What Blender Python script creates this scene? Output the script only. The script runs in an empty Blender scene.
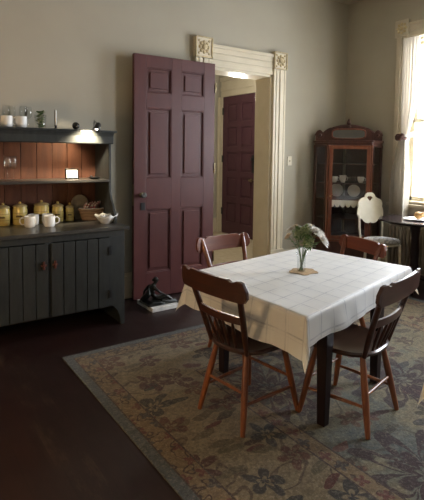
import bpy, bmesh, math, random
from math import sin, cos, pi, radians, hypot, atan2, sqrt
from mathutils import Vector, Matrix, Quaternion
random.seed(7)
S = bpy.context.scene
COL = S.collection

# ------------------------------------------------------------------ materials
def new_mat(name):
    m = bpy.data.materials.new(name); m.use_nodes = True
    nt = m.node_tree; nt.nodes.clear()
    out = nt.nodes.new('ShaderNodeOutputMaterial')
    return m, nt, out
def nd(nt, t, **kw):
    n = nt.nodes.new(t)
    for k, v in kw.items():
        if k.startswith('i_'): n.inputs[k[2:].replace('_', ' ')].default_value = v
        else: setattr(n, k, v)
    return n
def c4(c): return (c[0], c[1], c[2], 1)
def coords(nt, scale=(1,1,1), rot=(0,0,0), loc=(0,0,0)):
    tc = nd(nt, 'ShaderNodeTexCoord'); mp = nd(nt, 'ShaderNodeMapping')
    mp.inputs['Scale'].default_value = scale; mp.inputs['Rotation'].default_value = rot
    mp.inputs['Location'].default_value = loc
    nt.links.new(tc.outputs['Object'], mp.inputs['Vector'])
    return mp.outputs['Vector']
def ramp(nt, fac, stops, interp='LINEAR'):
    r = nd(nt, 'ShaderNodeValToRGB'); r.color_ramp.interpolation = interp
    el = r.color_ramp.elements
    while len(el) < len(stops): el.new(0.5)
    for e, (p, c) in zip(el, stops): e.position = p; e.color = c4(c)
    nt.links.new(fac, r.inputs['Fac']); return r.outputs['Color']
def mix(nt, fac, a, b, mode='MIX'):
    m = nd(nt, 'ShaderNodeMix', data_type='RGBA', blend_type=mode)
    for sock, v in ((0, fac), (6, a), (7, b)):
        if isinstance(v, (int, float)): m.inputs[sock].default_value = v
        elif isinstance(v, tuple): m.inputs[sock].default_value = c4(v)
        else: nt.links.new(v, m.inputs[sock])
    return m.outputs[2]
def math_(nt, op, a, b=None, c=None):
    m = nd(nt, 'ShaderNodeMath', operation=op)
    for i, v in enumerate((a, b, c)):
        if v is None: continue
        if isinstance(v, (int, float)): m.inputs[i].default_value = v
        else: nt.links.new(v, m.inputs[i])
    return m.outputs[0]
def bsdf(nt, out, color, rough=.5, metal=0, spec=.5, **kw):
    b = nd(nt, 'ShaderNodeBsdfPrincipled')
    if isinstance(color, tuple): b.inputs['Base Color'].default_value = c4(color)
    else: nt.links.new(color, b.inputs['Base Color'])
    b.inputs['Roughness'].default_value = rough; b.inputs['Metallic'].default_value = metal
    b.inputs['Specular IOR Level'].default_value = spec
    for k, v in kw.items(): b.inputs[k].default_value = v
    nt.links.new(b.outputs[0], out.inputs['Surface'])
    return b
def bump(nt, b, h, strength=.3, dist=.01):
    n = nd(nt, 'ShaderNodeBump'); n.inputs['Strength'].default_value = strength
    n.inputs['Distance'].default_value = dist
    nt.links.new(h, n.inputs['Height']); nt.links.new(n.outputs[0], b.inputs['Normal'])
def noise(nt, vec, scale, detail=4, rough=.55, dist=0):
    n = nd(nt, 'ShaderNodeTexNoise'); n.inputs['Scale'].default_value = scale
    n.inputs['Detail'].default_value = detail; n.inputs['Roughness'].default_value = rough
    n.inputs['Distortion'].default_value = dist
    nt.links.new(vec, n.inputs['Vector']); return n.outputs['Fac']

def M_mottled(name, c1, c2, scale=6, rough=.5, spec=.5, bumps=.1, metal=0, sc=(1,1,1), **kw):
    m, nt, out = new_mat(name); v = coords(nt, sc)
    f = noise(nt, v, scale)
    b = bsdf(nt, out, ramp(nt, f, [(.3, c1), (.7, c2)]), rough, metal, spec, **kw)
    if bumps: bump(nt, b, noise(nt, v, scale*4), bumps, .004)
    return m
def M_wood(name, c1, c2, axis='X', rough=.4, spec=.5, coat=0):
    m, nt, out = new_mat(name)
    sc = {'X': (1, 9, 9), 'Y': (9, 1, 9), 'Z': (9, 9, 1)}[axis]
    v = coords(nt, sc)
    f = noise(nt, v, 3.0, 6, .6, .6)
    b = bsdf(nt, out, ramp(nt, f, [(.3, c1), (.72, c2)]), rough, 0, spec)
    b.inputs['Coat Weight'].default_value = coat; b.inputs['Coat Roughness'].default_value = .15
    bump(nt, b, f, .12, .003)
    return m
def M_glass(name, tint=(1,1,1), refl=.12):
    m, nt, out = new_mat(name)
    t = nd(nt, 'ShaderNodeBsdfTransparent'); t.inputs[0].default_value = c4(tint)
    g = nd(nt, 'ShaderNodeBsdfGlossy'); g.inputs['Roughness'].default_value = .03
    fr = nd(nt, 'ShaderNodeLayerWeight'); fr.inputs['Blend'].default_value = .35
    f = math_(nt, 'MULTIPLY_ADD', math_(nt, 'POWER', fr.outputs['Facing'], 3.0), .45, refl*.5)
    mx = nd(nt, 'ShaderNodeMixShader'); nt.links.new(f, mx.inputs[0])
    nt.links.new(t.outputs[0], mx.inputs[1]); nt.links.new(g.outputs[0], mx.inputs[2])
    nt.links.new(mx.outputs[0], out.inputs['Surface']); return m
def M_pane(name):
    m, nt, out = new_mat(name)
    t = nd(nt, 'ShaderNodeBsdfTransparent')
    g = nd(nt, 'ShaderNodeBsdfGlossy'); g.inputs['Roughness'].default_value = .02
    mx = nd(nt, 'ShaderNodeMixShader'); mx.inputs[0].default_value = .07
    nt.links.new(t.outputs[0], mx.inputs[1]); nt.links.new(g.outputs[0], mx.inputs[2])
    nt.links.new(mx.outputs[0], out.inputs['Surface']); return m
def M_sheer(name, col, transl=.5, transp=.2, scale=1):
    m, nt, out = new_mat(name)
    d = nd(nt, 'ShaderNodeBsdfDiffuse'); d.inputs[0].default_value = c4(col)
    t = nd(nt, 'ShaderNodeBsdfTranslucent'); t.inputs[0].default_value = c4(col)
    tr = nd(nt, 'ShaderNodeBsdfTransparent')
    a = nd(nt, 'ShaderNodeMixShader'); a.inputs[0].default_value = transl
    nt.links.new(d.outputs[0], a.inputs[1]); nt.links.new(t.outputs[0], a.inputs[2])
    b = nd(nt, 'ShaderNodeMixShader'); b.inputs[0].default_value = transp
    nt.links.new(a.outputs[0], b.inputs[1]); nt.links.new(tr.outputs[0], b.inputs[2])
    nt.links.new(b.outputs[0], out.inputs['Surface']); return m

MT = {}
MT['wall'] = M_mottled('plaster_wall', (.385,.355,.285), (.415,.385,.31), 1.5, .85, .2, .05)
MT['ceiling'] = M_mottled('ceiling_paint', (.42,.39,.32), (.46,.43,.35), 1.5, .9, .1, .03)
MT['trim'] = M_mottled('cream_trim_paint', (.58,.51,.37), (.64,.57,.43), 5, .45, .4, .03)
MT['rosette'] = M_mottled('aged_gold_trim', (.42,.33,.17), (.6,.5,.32), 30, .5, .4, .2)
MT['door'] = M_mottled('maroon_door_paint', (.074,.0185,.0165), (.092,.025,.022), 5, .42, .45, .05, sc=(3,3,.6))
MT['halldoor'] = M_mottled('plum_door_paint', (.075,.028,.038), (.095,.037,.048), 5, .45, .4, .05)
MT['hutch'] = M_mottled('charcoal_hutch_paint', (.019,.021,.020), (.033,.036,.034), 9, .42, .5, .15, sc=(4,4,.7))
MT['hutchtop'] = M_mottled('worn_grey_board', (.035,.033,.030), (.07,.065,.057), 7, .3, .5, .1, sc=(.7,5,5))
MT['groove'] = M_mottled('dark_groove', (.006,.006,.006), (.01,.01,.01), 9, .7, .2, 0)
MT['latch'] = M_wood('reddish_latch_wood', (.07,.02,.012), (.13,.04,.025), 'X')
MT['iron'] = M_mottled('black_iron', (.008,.008,.009), (.02,.02,.02), 20, .35, .5, .05)
MT['brass'] = M_mottled('tarnished_brass', (.25,.2,.12), (.4,.33,.2), 20, .3, .5, 0, 1)
MT['white_china'] = M_mottled('white_china', (.78,.76,.72), (.84,.82,.78), 5, .2, .5, 0)
MT['yellow_glaze'] = M_mottled('yellow_glaze', (.56,.43,.13), (.70,.56,.21), 9, .25, .5, .02)
MT['lidglaze'] = M_mottled('tan_glaze', (.36,.27,.12), (.5,.4,.2), 20, .3, .5, 0)
MT['brown_print'] = M_mottled('brown_print', (.10,.06,.02), (.18,.11,.04), 30, .5, .3, 0)
MT['glass'] = M_glass('clear_glass', (.98,.985,.98), .10)
MT['pane'] = M_pane('window_pane_glass')
MT['chair'] = M_wood('orange_brown_turned_wood', (.13,.036,.012), (.27,.085,.026), 'Z', .33, .5, .3)
MT['seatwood'] = M_wood('dark_brown_seat_wood', (.030,.011,.007), (.06,.022,.013), 'Y', .32, .5, .35)
MT['backwood'] = M_wood('dark_red_brown_back_wood', (.032,.010,.006), (.066,.020,.011), 'Y', .32, .45, .25)
MT['redwood'] = M_wood('red_brown_polished_wood', (.11,.028,.014), (.19,.055,.025), 'Y', .3, .5, .3)
MT['tablewood'] = M_wood('near_black_table_wood', (.010,.005,.005), (.02,.009,.009), 'Z', .42, .25)
MT['cabinet'] = M_wood('mahogany_cabinet_wood', (.11,.032,.016), (.22,.07,.03), 'Z', .3, .5, .3)
MT['cabinet_dark'] = M_wood('dark_mahogany', (.04,.013,.009), (.08,.026,.015), 'Z', .35, .5, .2)
MT['mirror'] = M_mottled('old_mirror_glass', (.30,.30,.30), (.38,.38,.37), 6, .08, .5, 0, 1)
MT['white_paint'] = M_mottled('off_white_chair_paint', (.70,.66,.54), (.78,.74,.62), 12, .45, .4, .05)
MT['bronze'] = M_mottled('dark_bronze', (.012,.013,.012), (.04,.042,.038), 25, .3, .5, .1, .6)
MT['marble'] = M_mottled('white_marble', (.55,.54,.52), (.75,.74,.72), 12, .35, .5, 0)
MT['radiator'] = M_mottled('grey_brown_radiator_paint', (.20,.17,.13), (.28,.24,.19), 10, .45, .4, .05)
MT['roundtop'] = M_wood('dark_polished_round_table', (.016,.010,.014), (.032,.02,.024), 'X', .16, .6, .6)
MT['plastic'] = M_mottled('ivory_plastic', (.62,.57,.42), (.66,.6,.46), 10, .4, .4, 0)
MT['leaf'] = M_mottled('green_leaves', (.05,.10,.022), (.14,.24,.06), 30, .5, .4, .1)
MT['palegreen'] = M_mottled('pale_green_buds', (.22,.27,.12), (.36,.40,.22), 40, .6, .3, .1)
MT['petal'] = M_mottled('white_petals', (.85,.82,.76), (.9,.88,.84), 30, .5, .3, 0)
MT['peach'] = M_mottled('peach_petals', (.80,.66,.50), (.88,.76,.62), 30, .5, .3, 0)
MT['pollen'] = M_mottled('yellow_centre', (.5,.42,.12), (.6,.5,.2), 60, .7, .2, .1)
MT['burlap'] = M_mottled('tan_burlap', (.36,.24,.13), (.55,.40,.24), 60, .9, .1, .3)
MT['bread'] = M_mottled('golden_crust', (.5,.27,.09), (.72,.45,.2), 14, .6, .3, .1)
MT['paper'] = M_mottled('white_paper', (.8,.8,.8), (.86,.86,.86), 5, .7, .2, 0)
MT['blacklacquer'] = M_mottled('black_lacquer', (.008,.008,.008), (.014,.014,.014), 5, .15, .6, 0)
MT['chrome'] = M_mottled('dull_chrome', (.4,.4,.4), (.5,.5,.5), 5, .2, .5, 0, 1)
MT['curtain'] = M_sheer('cream_sheer_curtain', (.62,.575,.50), .42, .08)
MT['lampshade'] = M_sheer('pale_lamp_shade', (.85,.8,.7), .7, .35)
MT['swag'] = M_sheer('folded_curtain_band', (.52,.48,.41), .28, 0)
MT['wintrim'] = M_mottled('tan_window_trim', (.47,.42,.32), (.53,.475,.37), 5, .5, .3, .03)
MT['tie'] = M_mottled('dark_brown_tassel', (.05,.025,.02), (.10,.05,.04), 40, .8, .2, .3)
MT['wicker_lid'] = M_mottled('grey_tan_board', (.22,.19,.14), (.32,.28,.21), 20, .7, .2, .2)
MT['napkin_white'] = M_mottled('white_sugar_packets', (.8,.78,.74), (.86,.84,.8), 20, .7, .2, 0)
MT['hallfloor'] = M_mottled('tan_hall_carpet', (.42,.34,.23), (.5,.42,.3), 12, .9, .1, .1)
def _em():
    m, nt, out = new_mat('lit_bulb_glass'); e = nd(nt, 'ShaderNodeEmission')
    e.inputs[0].default_value = (1,.93,.78,1); e.inputs[1].default_value = 12
    nt.links.new(e.outputs[0], out.inputs['Surface']); return m
MT['lit'] = _em()

def _floor():
    m, nt, out = new_mat('dark_floorboards'); v = coords(nt)
    br = nd(nt, 'ShaderNodeTexBrick', offset=.37, squash=1)
    mp = nd(nt, 'ShaderNodeMapping'); mp.inputs['Rotation'].default_value = (0,0,pi/2)
    nt.links.new(v, mp.inputs['Vector']); nt.links.new(mp.outputs[0], br.inputs['Vector'])
    br.inputs['Color1'].default_value = (.020,.008,.007,1); br.inputs['Color2'].default_value = (.013,.006,.006,1)
    br.inputs['Mortar'].default_value = (.008,.004,.004,1)
    br.inputs['Scale'].default_value = 1; br.inputs['Brick Width'].default_value = 3.2
    br.inputs['Row Height'].default_value = .17; br.inputs['Mortar Size'].default_value = .004
    v2 = coords(nt, (8,1,1)); f = noise(nt, v2, 2.5, 6)
    col = mix(nt, .45, br.outputs['Color'], ramp(nt, f, [(.3,(.012,.006,.006)), (.75,(.030,.013,.011))]))
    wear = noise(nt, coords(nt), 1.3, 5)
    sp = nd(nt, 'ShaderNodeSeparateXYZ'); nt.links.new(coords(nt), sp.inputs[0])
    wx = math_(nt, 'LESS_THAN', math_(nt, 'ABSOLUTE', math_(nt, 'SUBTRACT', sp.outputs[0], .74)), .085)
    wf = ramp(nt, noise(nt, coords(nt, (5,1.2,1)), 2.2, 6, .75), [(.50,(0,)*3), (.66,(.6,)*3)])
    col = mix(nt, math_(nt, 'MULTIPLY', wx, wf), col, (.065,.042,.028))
    b = bsdf(nt, out, col, .4, 0, .35)
    nt.links.new(ramp(nt, wear, [(.35,(.34,)*3), (.7,(.55,)*3)]), b.inputs['Roughness'])
    bump(nt, b, br.outputs['Fac'], -.3, .003)
    return m
MT['floor'] = _floor()

def _boards():   # stained backboards of the hutch: vertical planks
    m, nt, out = new_mat('orange_stained_planks'); v = coords(nt, (6,6,.8))
    f = noise(nt, v, 3, 6, .6, .5)
    f2 = noise(nt, coords(nt, (2.5,1,1.2)), 3, 3)
    c = mix(nt, f2, ramp(nt, f, [(.3,(.075,.027,.014)), (.7,(.17,.068,.034))]), (.055,.022,.014))
    b = bsdf(nt, out, c, .6, 0, .3); bump(nt, b, f, .2, .003); return m
MT['planks'] = _boards()

def _cloth():
    m, nt, out = new_mat('white_windowpane_tablecloth')
    tc = nd(nt, 'ShaderNodeTexCoord'); sep = nd(nt, 'ShaderNodeSeparateXYZ')
    nt.links.new(tc.outputs['UV'], sep.inputs[0])
    def lines(o, period, w, off=0):
        a = math_(nt, 'ADD', sep.outputs[o], off)
        p = math_(nt, 'PINGPONG', a, period/2)
        return math_(nt, 'LESS_THAN', p, w)
    l1 = math_(nt, 'MAXIMUM', lines(0, .125, .0045), lines(1, .125, .0045))
    l2 = math_(nt, 'MAXIMUM', lines(0, .125, .0016, .02), lines(1, .125, .0016, .02))
    n = noise(nt, tc.outputs['UV'], 9, 3)
    fac = math_(nt, 'MULTIPLY', math_(nt, 'MAXIMUM', l1, math_(nt, 'MULTIPLY', l2, .6)), ramp(nt, n, [(.35,(.12,)*3), (.68,(.70,)*3)]))
    wn = noise(nt, tc.outputs['UV'], 4, 4)
    base = ramp(nt, wn, [(.3,(.83,.82,.79)), (.7,(.89,.88,.85))])
    col = mix(nt, fac, base, (.30,.31,.36))
    d = nd(nt, 'ShaderNodeBsdfPrincipled'); nt.links.new(col, d.inputs['Base Color'])
    d.inputs['Roughness'].default_value = .5; d.inputs['Specular IOR Level'].default_value = .5
    d.inputs['Sheen Weight'].default_value = .2
    t = nd(nt, 'ShaderNodeBsdfTranslucent'); t.inputs[0].default_value = (.85,.68,.42,1)  # warm translucent tint puts lamplight colour into the hanging sides
    a = nd(nt, 'ShaderNodeMixShader'); a.inputs[0].default_value = .25
    nt.links.new(d.outputs[0], a.inputs[1]); nt.links.new(t.outputs[0], a.inputs[2])
    nt.links.new(a.outputs[0], out.inputs['Surface'])
    bump(nt, d, noise(nt, tc.outputs['UV'], 7, 3), .35, .006)
    return m
MT['cloth'] = _cloth()

def _wicker():
    m, nt, out = new_mat('woven_wicker'); v = coords(nt)
    w = nd(nt, 'ShaderNodeTexWave', bands_direction='Z'); w.inputs['Scale'].default_value = 26
    w.inputs['Distortion'].default_value = 1.5; nt.links.new(v, w.inputs['Vector'])
    b = bsdf(nt, out, ramp(nt, w.outputs['Fac'], [(.2,(.15,.085,.05)), (.7,(.36,.23,.14))]), .7)
    bump(nt, b, w.outputs['Fac'], .6, .006); return m
MT['wicker'] = _wicker()
def _stripe():
    m, nt, out = new_mat('red_striped_napkin'); v = coords(nt)
    w = nd(nt, 'ShaderNodeTexWave', bands_direction='DIAGONAL'); w.inputs['Scale'].default_value = 16
    nt.links.new(v, w.inputs['Vector'])
    bsdf(nt, out, ramp(nt, w.outputs['Fac'], [(.45,(.8,.74,.68)), (.6,(.42,.05,.07))]), .8); return m
MT['napkin'] = _stripe()
def _cushion():
    m, nt, out = new_mat('pale_patterned_cushion_fabric'); v = coords(nt)
    w = nd(nt, 'ShaderNodeTexVoronoi', feature='DISTANCE_TO_EDGE'); w.inputs['Scale'].default_value = 16
    nt.links.new(v, w.inputs['Vector'])
    bsdf(nt, out, ramp(nt, w.outputs['Distance'], [(.03,(.36,.36,.40)), (.10,(.80,.79,.77))]), .85); return m
MT['cushion'] = _cushion()

RX0, RX1, RY0, RY1 = 1.055, 4.66, -1.5, 3.445
def _rug():
    m, nt, out = new_mat('oriental_floral_wool')
    tc = nd(nt, 'ShaderNodeTexCoord'); P = tc.outputs['Object']
    sep = nd(nt, 'ShaderNodeSeparateXYZ'); nt.links.new(P, sep.inputs[0])
    hx, hy = (RX1-RX0)/2, (RY1-RY0)/2
    dx = math_(nt, 'SUBTRACT', hx, math_(nt, 'ABSOLUTE', sep.outputs[0]))
    dy = math_(nt, 'SUBTRACT', hy, math_(nt, 'ABSOLUTE', sep.outputs[1]))
    e = math_(nt, 'MINIMUM', dx, dy)
    # warped coordinates give the vines their wander
    nz = nd(nt, 'ShaderNodeTexNoise'); nz.inputs['Scale'].default_value = 2.6; nz.inputs['Detail'].default_value = 3
    nt.links.new(P, nz.inputs['Vector'])
    vm = nd(nt, 'ShaderNodeVectorMath', operation='MULTIPLY_ADD')
    vm.inputs[1].default_value = (.22,.22,0); nt.links.new(nz.outputs['Color'], vm.inputs[0]); nt.links.new(P, vm.inputs[2])
    W = vm.outputs[0]
    def flower(scale, rand, npet, base, amp, vec, rot=0):
        vo = nd(nt, 'ShaderNodeTexVoronoi', voronoi_dimensions='2D'); vo.inputs['Scale'].default_value = scale
        vo.inputs['Randomness'].default_value = rand; nt.links.new(vec, vo.inputs['Vector'])
        sc = nd(nt, 'ShaderNodeVectorMath', operation='SCALE'); sc.inputs['Scale'].default_value = 1
        nt.links.new(vec, sc.inputs[0])
        df = nd(nt, 'ShaderNodeVectorMath', operation='SUBTRACT')
        nt.links.new(sc.outputs[0], df.inputs[0]); nt.links.new(vo.outputs['Position'], df.inputs[1])
        s2 = nd(nt, 'ShaderNodeSeparateXYZ'); nt.links.new(df.outputs[0], s2.inputs[0])
        ang = math_(nt, 'ARCTAN2', s2.outputs[1], s2.outputs[0])
        sr = nd(nt, 'ShaderNodeSeparateColor'); nt.links.new(vo.outputs['Color'], sr.inputs[0])
        ang = math_(nt, 'ADD', ang, math_(nt, 'MULTIPLY', sr.outputs[0], 6.0))
        pet = math_(nt, 'MULTIPLY_ADD', math_(nt, 'ABSOLUTE', math_(nt, 'SINE', math_(nt, 'MULTIPLY', ang, npet/2))), amp, base)
        q = math_(nt, 'DIVIDE', vo.outputs['Distance'], pet)    # <1 inside the flower
        return q, sr.outputs[1], vo.outputs['Distance']
    def contour(vec, scale, width, detail=2):     # wandering vine lines: level lines of a noise field
        n = noise(nt, vec, scale, detail, .5)
        p = math_(nt, 'PINGPONG', math_(nt, 'MULTIPLY', n, 5.0), .5)
        return ramp(nt, p, [(width, (1,)*3), (width*1.8, (0,)*3)])
    def leaves(scale, rot, size):                   # slim leaf strokes
        mp = nd(nt, 'ShaderNodeMapping'); mp.inputs['Rotation'].default_value = (0,0,rot); mp.inputs['Scale'].default_value = (1,2.6,1)
        nt.links.new(W, mp.inputs['Vector'])
        vo = nd(nt, 'ShaderNodeTexVoronoi', voronoi_dimensions='2D'); vo.inputs['Scale'].default_value = scale
        nt.links.new(mp.outputs[0], vo.inputs['Vector'])
        sr = nd(nt, 'ShaderNodeSeparateColor'); nt.links.new(vo.outputs['Color'], sr.inputs[0])
        th = math_(nt, 'MULTIPLY', math_(nt, 'GREATER_THAN', sr.outputs[2], .45), size*1.25)
        return math_(nt, 'LESS_THAN', vo.outputs['Distance'], th), sr.outputs[0]
    n1 = noise(nt, P, 1.4, 5, .65)
    n2 = noise(nt, P, 16, 4, .75)
    n3 = noise(nt, P, 45, 3, .8)
    # ---- field
    ground = ramp(nt, n1, [(.34,(.115,.098,.056)), (.46,(.165,.135,.08)), (.52,(.10,.105,.08)), (.60,(.045,.066,.078)), (.68,(.115,.125,.09)), (.76,(.06,.08,.088))])
    ground = mix(nt, .32, ground, ramp(nt, n2, [(.3,(.018,.018,.018)), (.52,(.10,.092,.055)), (.75,(.24,.21,.125))]))
    q, r, d = flower(1.15, .7, 9, .15, .30, W)
    petal = ramp(nt, r, [(0,(.022,.006,.009)), (.5,(.009,.008,.015)), (.85,(.036,.009,.008))], 'CONSTANT')
    inside = ramp(nt, q, [(0,(.9,)*3), (.10,(.9,)*3), (.14,(0,)*3), (.20,(.0,)*3), (.25,(.95,)*3), (.52,(.9,)*3), (.58,(.05,)*3), (.68,(.05,)*3), (.73,(.9,)*3), (.97,(.85,)*3), (1,(0,)*3)])
    q2, r2, _ = flower(3.4, .9, 5, .10, .22, P)
    p2 = ramp(nt, r2, [(0,(.026,.008,.009)), (.33,(.08,.026,.014)), (.6,(.014,.022,.032)), (.8,(.018,.014,.008))], 'CONSTANT')
    field = mix(nt, ramp(nt, q2, [(.2,(.1,)*3), (.3,(.75,)*3), (.85,(.75,)*3), (.95,(0,)*3)]), ground, p2)
    l1, c1 = leaves(3.2, .6, .20); l2, c2 = leaves(3.6, 2.1, .18)
    lcol = ramp(nt, c1, [(0,(.055,.02,.02)), (.45,(.03,.028,.03)), (.75,(.085,.03,.022))], 'CONSTANT')
    field = mix(nt, math_(nt, 'MULTIPLY', l1, .85), field, lcol); field = mix(nt, math_(nt, 'MULTIPLY', l2, .8), field, (.04,.032,.022))
    field = mix(nt, math_(nt, 'MULTIPLY', contour(P, 1.5, .022), .6), field, (.035,.024,.018))
    field = mix(nt, inside, field, petal)
    # ---- border
    gb = ramp(nt, noise(nt, P, 3, 4), [(.35,(.125,.098,.056)), (.65,(.175,.138,.082))])
    gb = mix(nt, .25, gb, ramp(nt, n2, [(.3,(.02,.018,.012)), (.7,(.24,.19,.11))]))
    q3, r3, _ = flower(3.3, .8, 5, .11, .26, W)
    p3 = ramp(nt, r3, [(0,(.042,.008,.006)), (.4,(.012,.013,.016)), (.6,(.06,.016,.009)), (.85,(.015,.007,.006))], 'CONSTANT')
    bord = mix(nt, math_(nt, 'MULTIPLY', contour(P, 2.4, .026), .8), gb, (.05,.03,.018))
    bord = mix(nt, math_(nt, 'MULTIPLY', l2, .9), bord, ramp(nt, c2, [(0,(.065,.013,.009)), (.5,(.014,.014,.012)), (.8,(.03,.014,.008))], 'CONSTANT'))
    bord = mix(nt, math_(nt, 'MULTIPLY', l1, .7), bord, (.055,.045,.022))
    bord = mix(nt, ramp(nt, q3, [(.0,(.9,)*3), (.16,(.9,)*3), (.22,(.05,)*3), (.35,(.05,)*3), (.42,(.85,)*3), (.90,(.85,)*3), (1,(0,)*3)]), bord, p3)
    # ---- guard stripes with small motifs
    q4, r4, _ = flower(8.5, .3, 4, .12, .26, P)
    guard = mix(nt, ramp(nt, q4, [(.3,(.9,)*3), (.8,(.9,)*3), (1,(0,)*3)]), mix(nt, contour(P, 7, .05), (.135,.095,.050), (.045,.025,.016)), ramp(nt, r4, [(0,(.085,.025,.018)), (.5,(.035,.03,.03))], 'CONSTANT'))
    def band(lo, hi, a, b):    # b where lo<e<hi
        f = math_(nt, 'MULTIPLY', math_(nt, 'GREATER_THAN', e, lo), math_(nt, 'LESS_THAN', e, hi))
        return mix(nt, f, a, b)
    c = band(.82, 99, bord, field)
    c = band(.065, .19, c, guard); c = band(.72, .82, c, guard)
    for k in (.060, .186, .715, .818): c = band(k, k+.011, c, (.045,.028,.022))
    c = band(.0, .062, c, mix(nt, noise(nt, P, 9, 3), (.042,.050,.056), (.068,.078,.084)))
    c = mix(nt, 1.0, c, ramp(nt, n3, [(.36,(.58,)*3), (.62,(1,)*3)]), 'MULTIPLY')
    c = mix(nt, 1.0, c, (1.12,1.08,1.03), 'MULTIPLY')
    c = mix(nt, .06, c, ramp(nt, noise(nt, P, 70, 2, .8), [(.5,(.0,)*3), (.66,(.9,.8,.6))]))
    b = bsdf(nt, out, c, .95, 0, .1)
    b.inputs['Sheen Weight'].default_value = .15
    bump(nt, b, noise(nt, P, 220, 2), .4, .004)
    return m
MT['rug'] = _rug()

# ------------------------------------------------------------------ mesh builder
class MB:
    def __init__(s): s.v = []; s.f = []; s.uv = None
    def add(s, vs, fs, mat=None):
        o = len(s.v)
        for p in vs:
            p = Vector(p); s.v.append(mat @ p if mat is not None else p)
        s.f += [tuple(i+o for i in f) for f in fs]; return s
    def box(s, x0, x1, y0, y1, z0, z1, mat=None):
        vs = [(x,y,z) for x in (x0,x1) for y in (y0,y1) for z in (z0,z1)]
        return s.add(vs, [(0,1,3,2),(4,6,7,5),(0,4,5,1),(2,3,7,6),(0,2,6,4),(1,5,7,3)], mat)
    def lathe(s, prof, n=20, mat=None, cap=True):
        vs = []; fs = []
        for r, z in prof:
            for i in range(n):
                a = 2*pi*i/n; vs.append((r*cos(a), r*sin(a), z))
        for k in range(len(prof)-1):
            for i in range(n):
                j = (i+1) % n; fs.append((k*n+i, k*n+j, (k+1)*n+j, (k+1)*n+i))
        if cap:
            fs.append(tuple(range(n))[::-1]); fs.append(tuple((len(prof)-1)*n+i for i in range(n)))
        return s.add(vs, fs, mat)
    def tube(s, pts, rad, n=10, mat=None, closed=False, squash=None):
        pts = [Vector(p) for p in pts]; L = len(pts)
        if not isinstance(rad, (list, tuple)): rad = [rad]*L
        vs = []; fs = []; prev = None
        for k in range(L):
            a = pts[(k-1) % L] if (closed or k) else pts[0]
            b = pts[(k+1) % L] if (closed or k < L-1) else pts[-1]
            t = (b-a).normalized()
            if prev is None:
                up = Vector((0,0,1)) if abs(t.z) < .9 else Vector((1,0,0))
                u = t.cross(up).normalized()
            else:
                u = (prev - t*prev.dot(t)).normalized()
            prev = u; w = t.cross(u)
            for i in range(n):
                an = 2*pi*i/n
                vs.append(pts[k] + (u*cos(an)*(squash or 1) + w*sin(an))*rad[k])
        m = L if closed else L-1
        for k in range(m):
            for i in range(n):
                j = (i+1) % n; q = (k+1) % L
                fs.append((k*n+i, k*n+j, q*n+j, q*n+i))
        if not closed:
            fs.append(tuple(range(n))[::-1]); fs.append(tuple((L-1)*n+i for i in range(n)))
        return s.add(vs, fs, mat)
    def prism(s, outline, t0, t1, plane='XZ', mat=None):   # extruded outline
        n = len(outline); vs = []
        for t in (t0, t1):
            for a, b in outline:
                vs.append({'XZ': (a, t, b), 'YZ': (t, a, b), 'XY': (a, b, t)}[plane])
        fs = [tuple(range(n)), tuple(range(n, 2*n))[::-1]]
        for i in range(n):
            j = (i+1) % n; fs.append((i, i+n, j+n, j))
        return s.add(vs, fs, mat)
    def ball(s, c, r, n=12, m=8, sc=(1,1,1), mat=None):
        vs = [(c[0], c[1], c[2]-r*sc[2])]
        for k in range(1, m):
            t = -pi/2+pi*k/m
            for i in range(n):
                a = 2*pi*i/n; vs.append((c[0]+r*sc[0]*cos(t)*cos(a), c[1]+r*sc[1]*cos(t)*sin(a), c[2]+r*sc[2]*sin(t)))
        vs.append((c[0], c[1], c[2]+r*sc[2])); fs = []
        for i in range(n):
            j = (i+1) % n; fs.append((0, 1+j, 1+i)); fs.append((len(vs)-1, 1+(m-2)*n+i, 1+(m-2)*n+j))
        for k in range(m-2):
            for i in range(n):
                j = (i+1) % n; fs.append((1+k*n+i, 1+k*n+j, 1+(k+1)*n+j, 1+(k+1)*n+i))
        return s.add(vs, fs, mat)
    def build(s, name, mat, parent=None, smooth=False, bevel=0, solid=0, subsurf=0, loc=None, rot=None):
        me = bpy.data.meshes.new(name); me.from_pydata([tuple(v) for v in s.v], [], s.f)
        if s.uv:
            ul = me.uv_layers.new(name='UVMap')
            for p in me.polygons:
                for li in p.loop_indices: ul.data[li].uv = s.uv[me.loops[li].vertex_index]
        bm = bmesh.new(); bm.from_mesh(me); bmesh.ops.recalc_face_normals(bm, faces=bm.faces); bm.to_mesh(me); bm.free()
        me.materials.append(MT[mat]); o = bpy.data.objects.new(name, me); COL.objects.link(o)
        if parent: o.parent = parent
        if loc: o.location = loc
        if rot: o.rotation_euler = rot
        if smooth:
            for p in me.polygons: p.use_smooth = True
            try: me.set_sharp_from_angle(angle=radians(42))
            except Exception: pass
        if solid:
            m = o.modifiers.new('solid', 'SOLIDIFY'); m.thickness = solid; m.offset = 0
        if bevel:
            m = o.modifiers.new('bevel', 'BEVEL'); m.width = bevel; m.segments = 2; m.limit_method = 'ANGLE'; m.angle_limit = radians(40)
        if subsurf:
            m = o.modifiers.new('sub', 'SUBSURF'); m.levels = subsurf; m.render_levels = subsurf
        return o
def thing(name, label, cat, loc=(0,0,0), rz=0, group=None, rot=None, scale=1):
    o = bpy.data.objects.new(name, None); COL.objects.link(o); o.empty_display_size = .1
    o.location = loc; o.rotation_euler = rot if rot else (0,0,rz); o.scale = (scale,)*3 if not isinstance(scale, tuple) else scale
    o['label'] = label; o['category'] = cat
    if group: o['group'] = group
    return o
def tag(o, label, cat, group=None):
    o['label'] = label; o['category'] = cat
    if group: o['group'] = group
    return o
def structure(o): o['kind'] = 'structure'; return o
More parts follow.
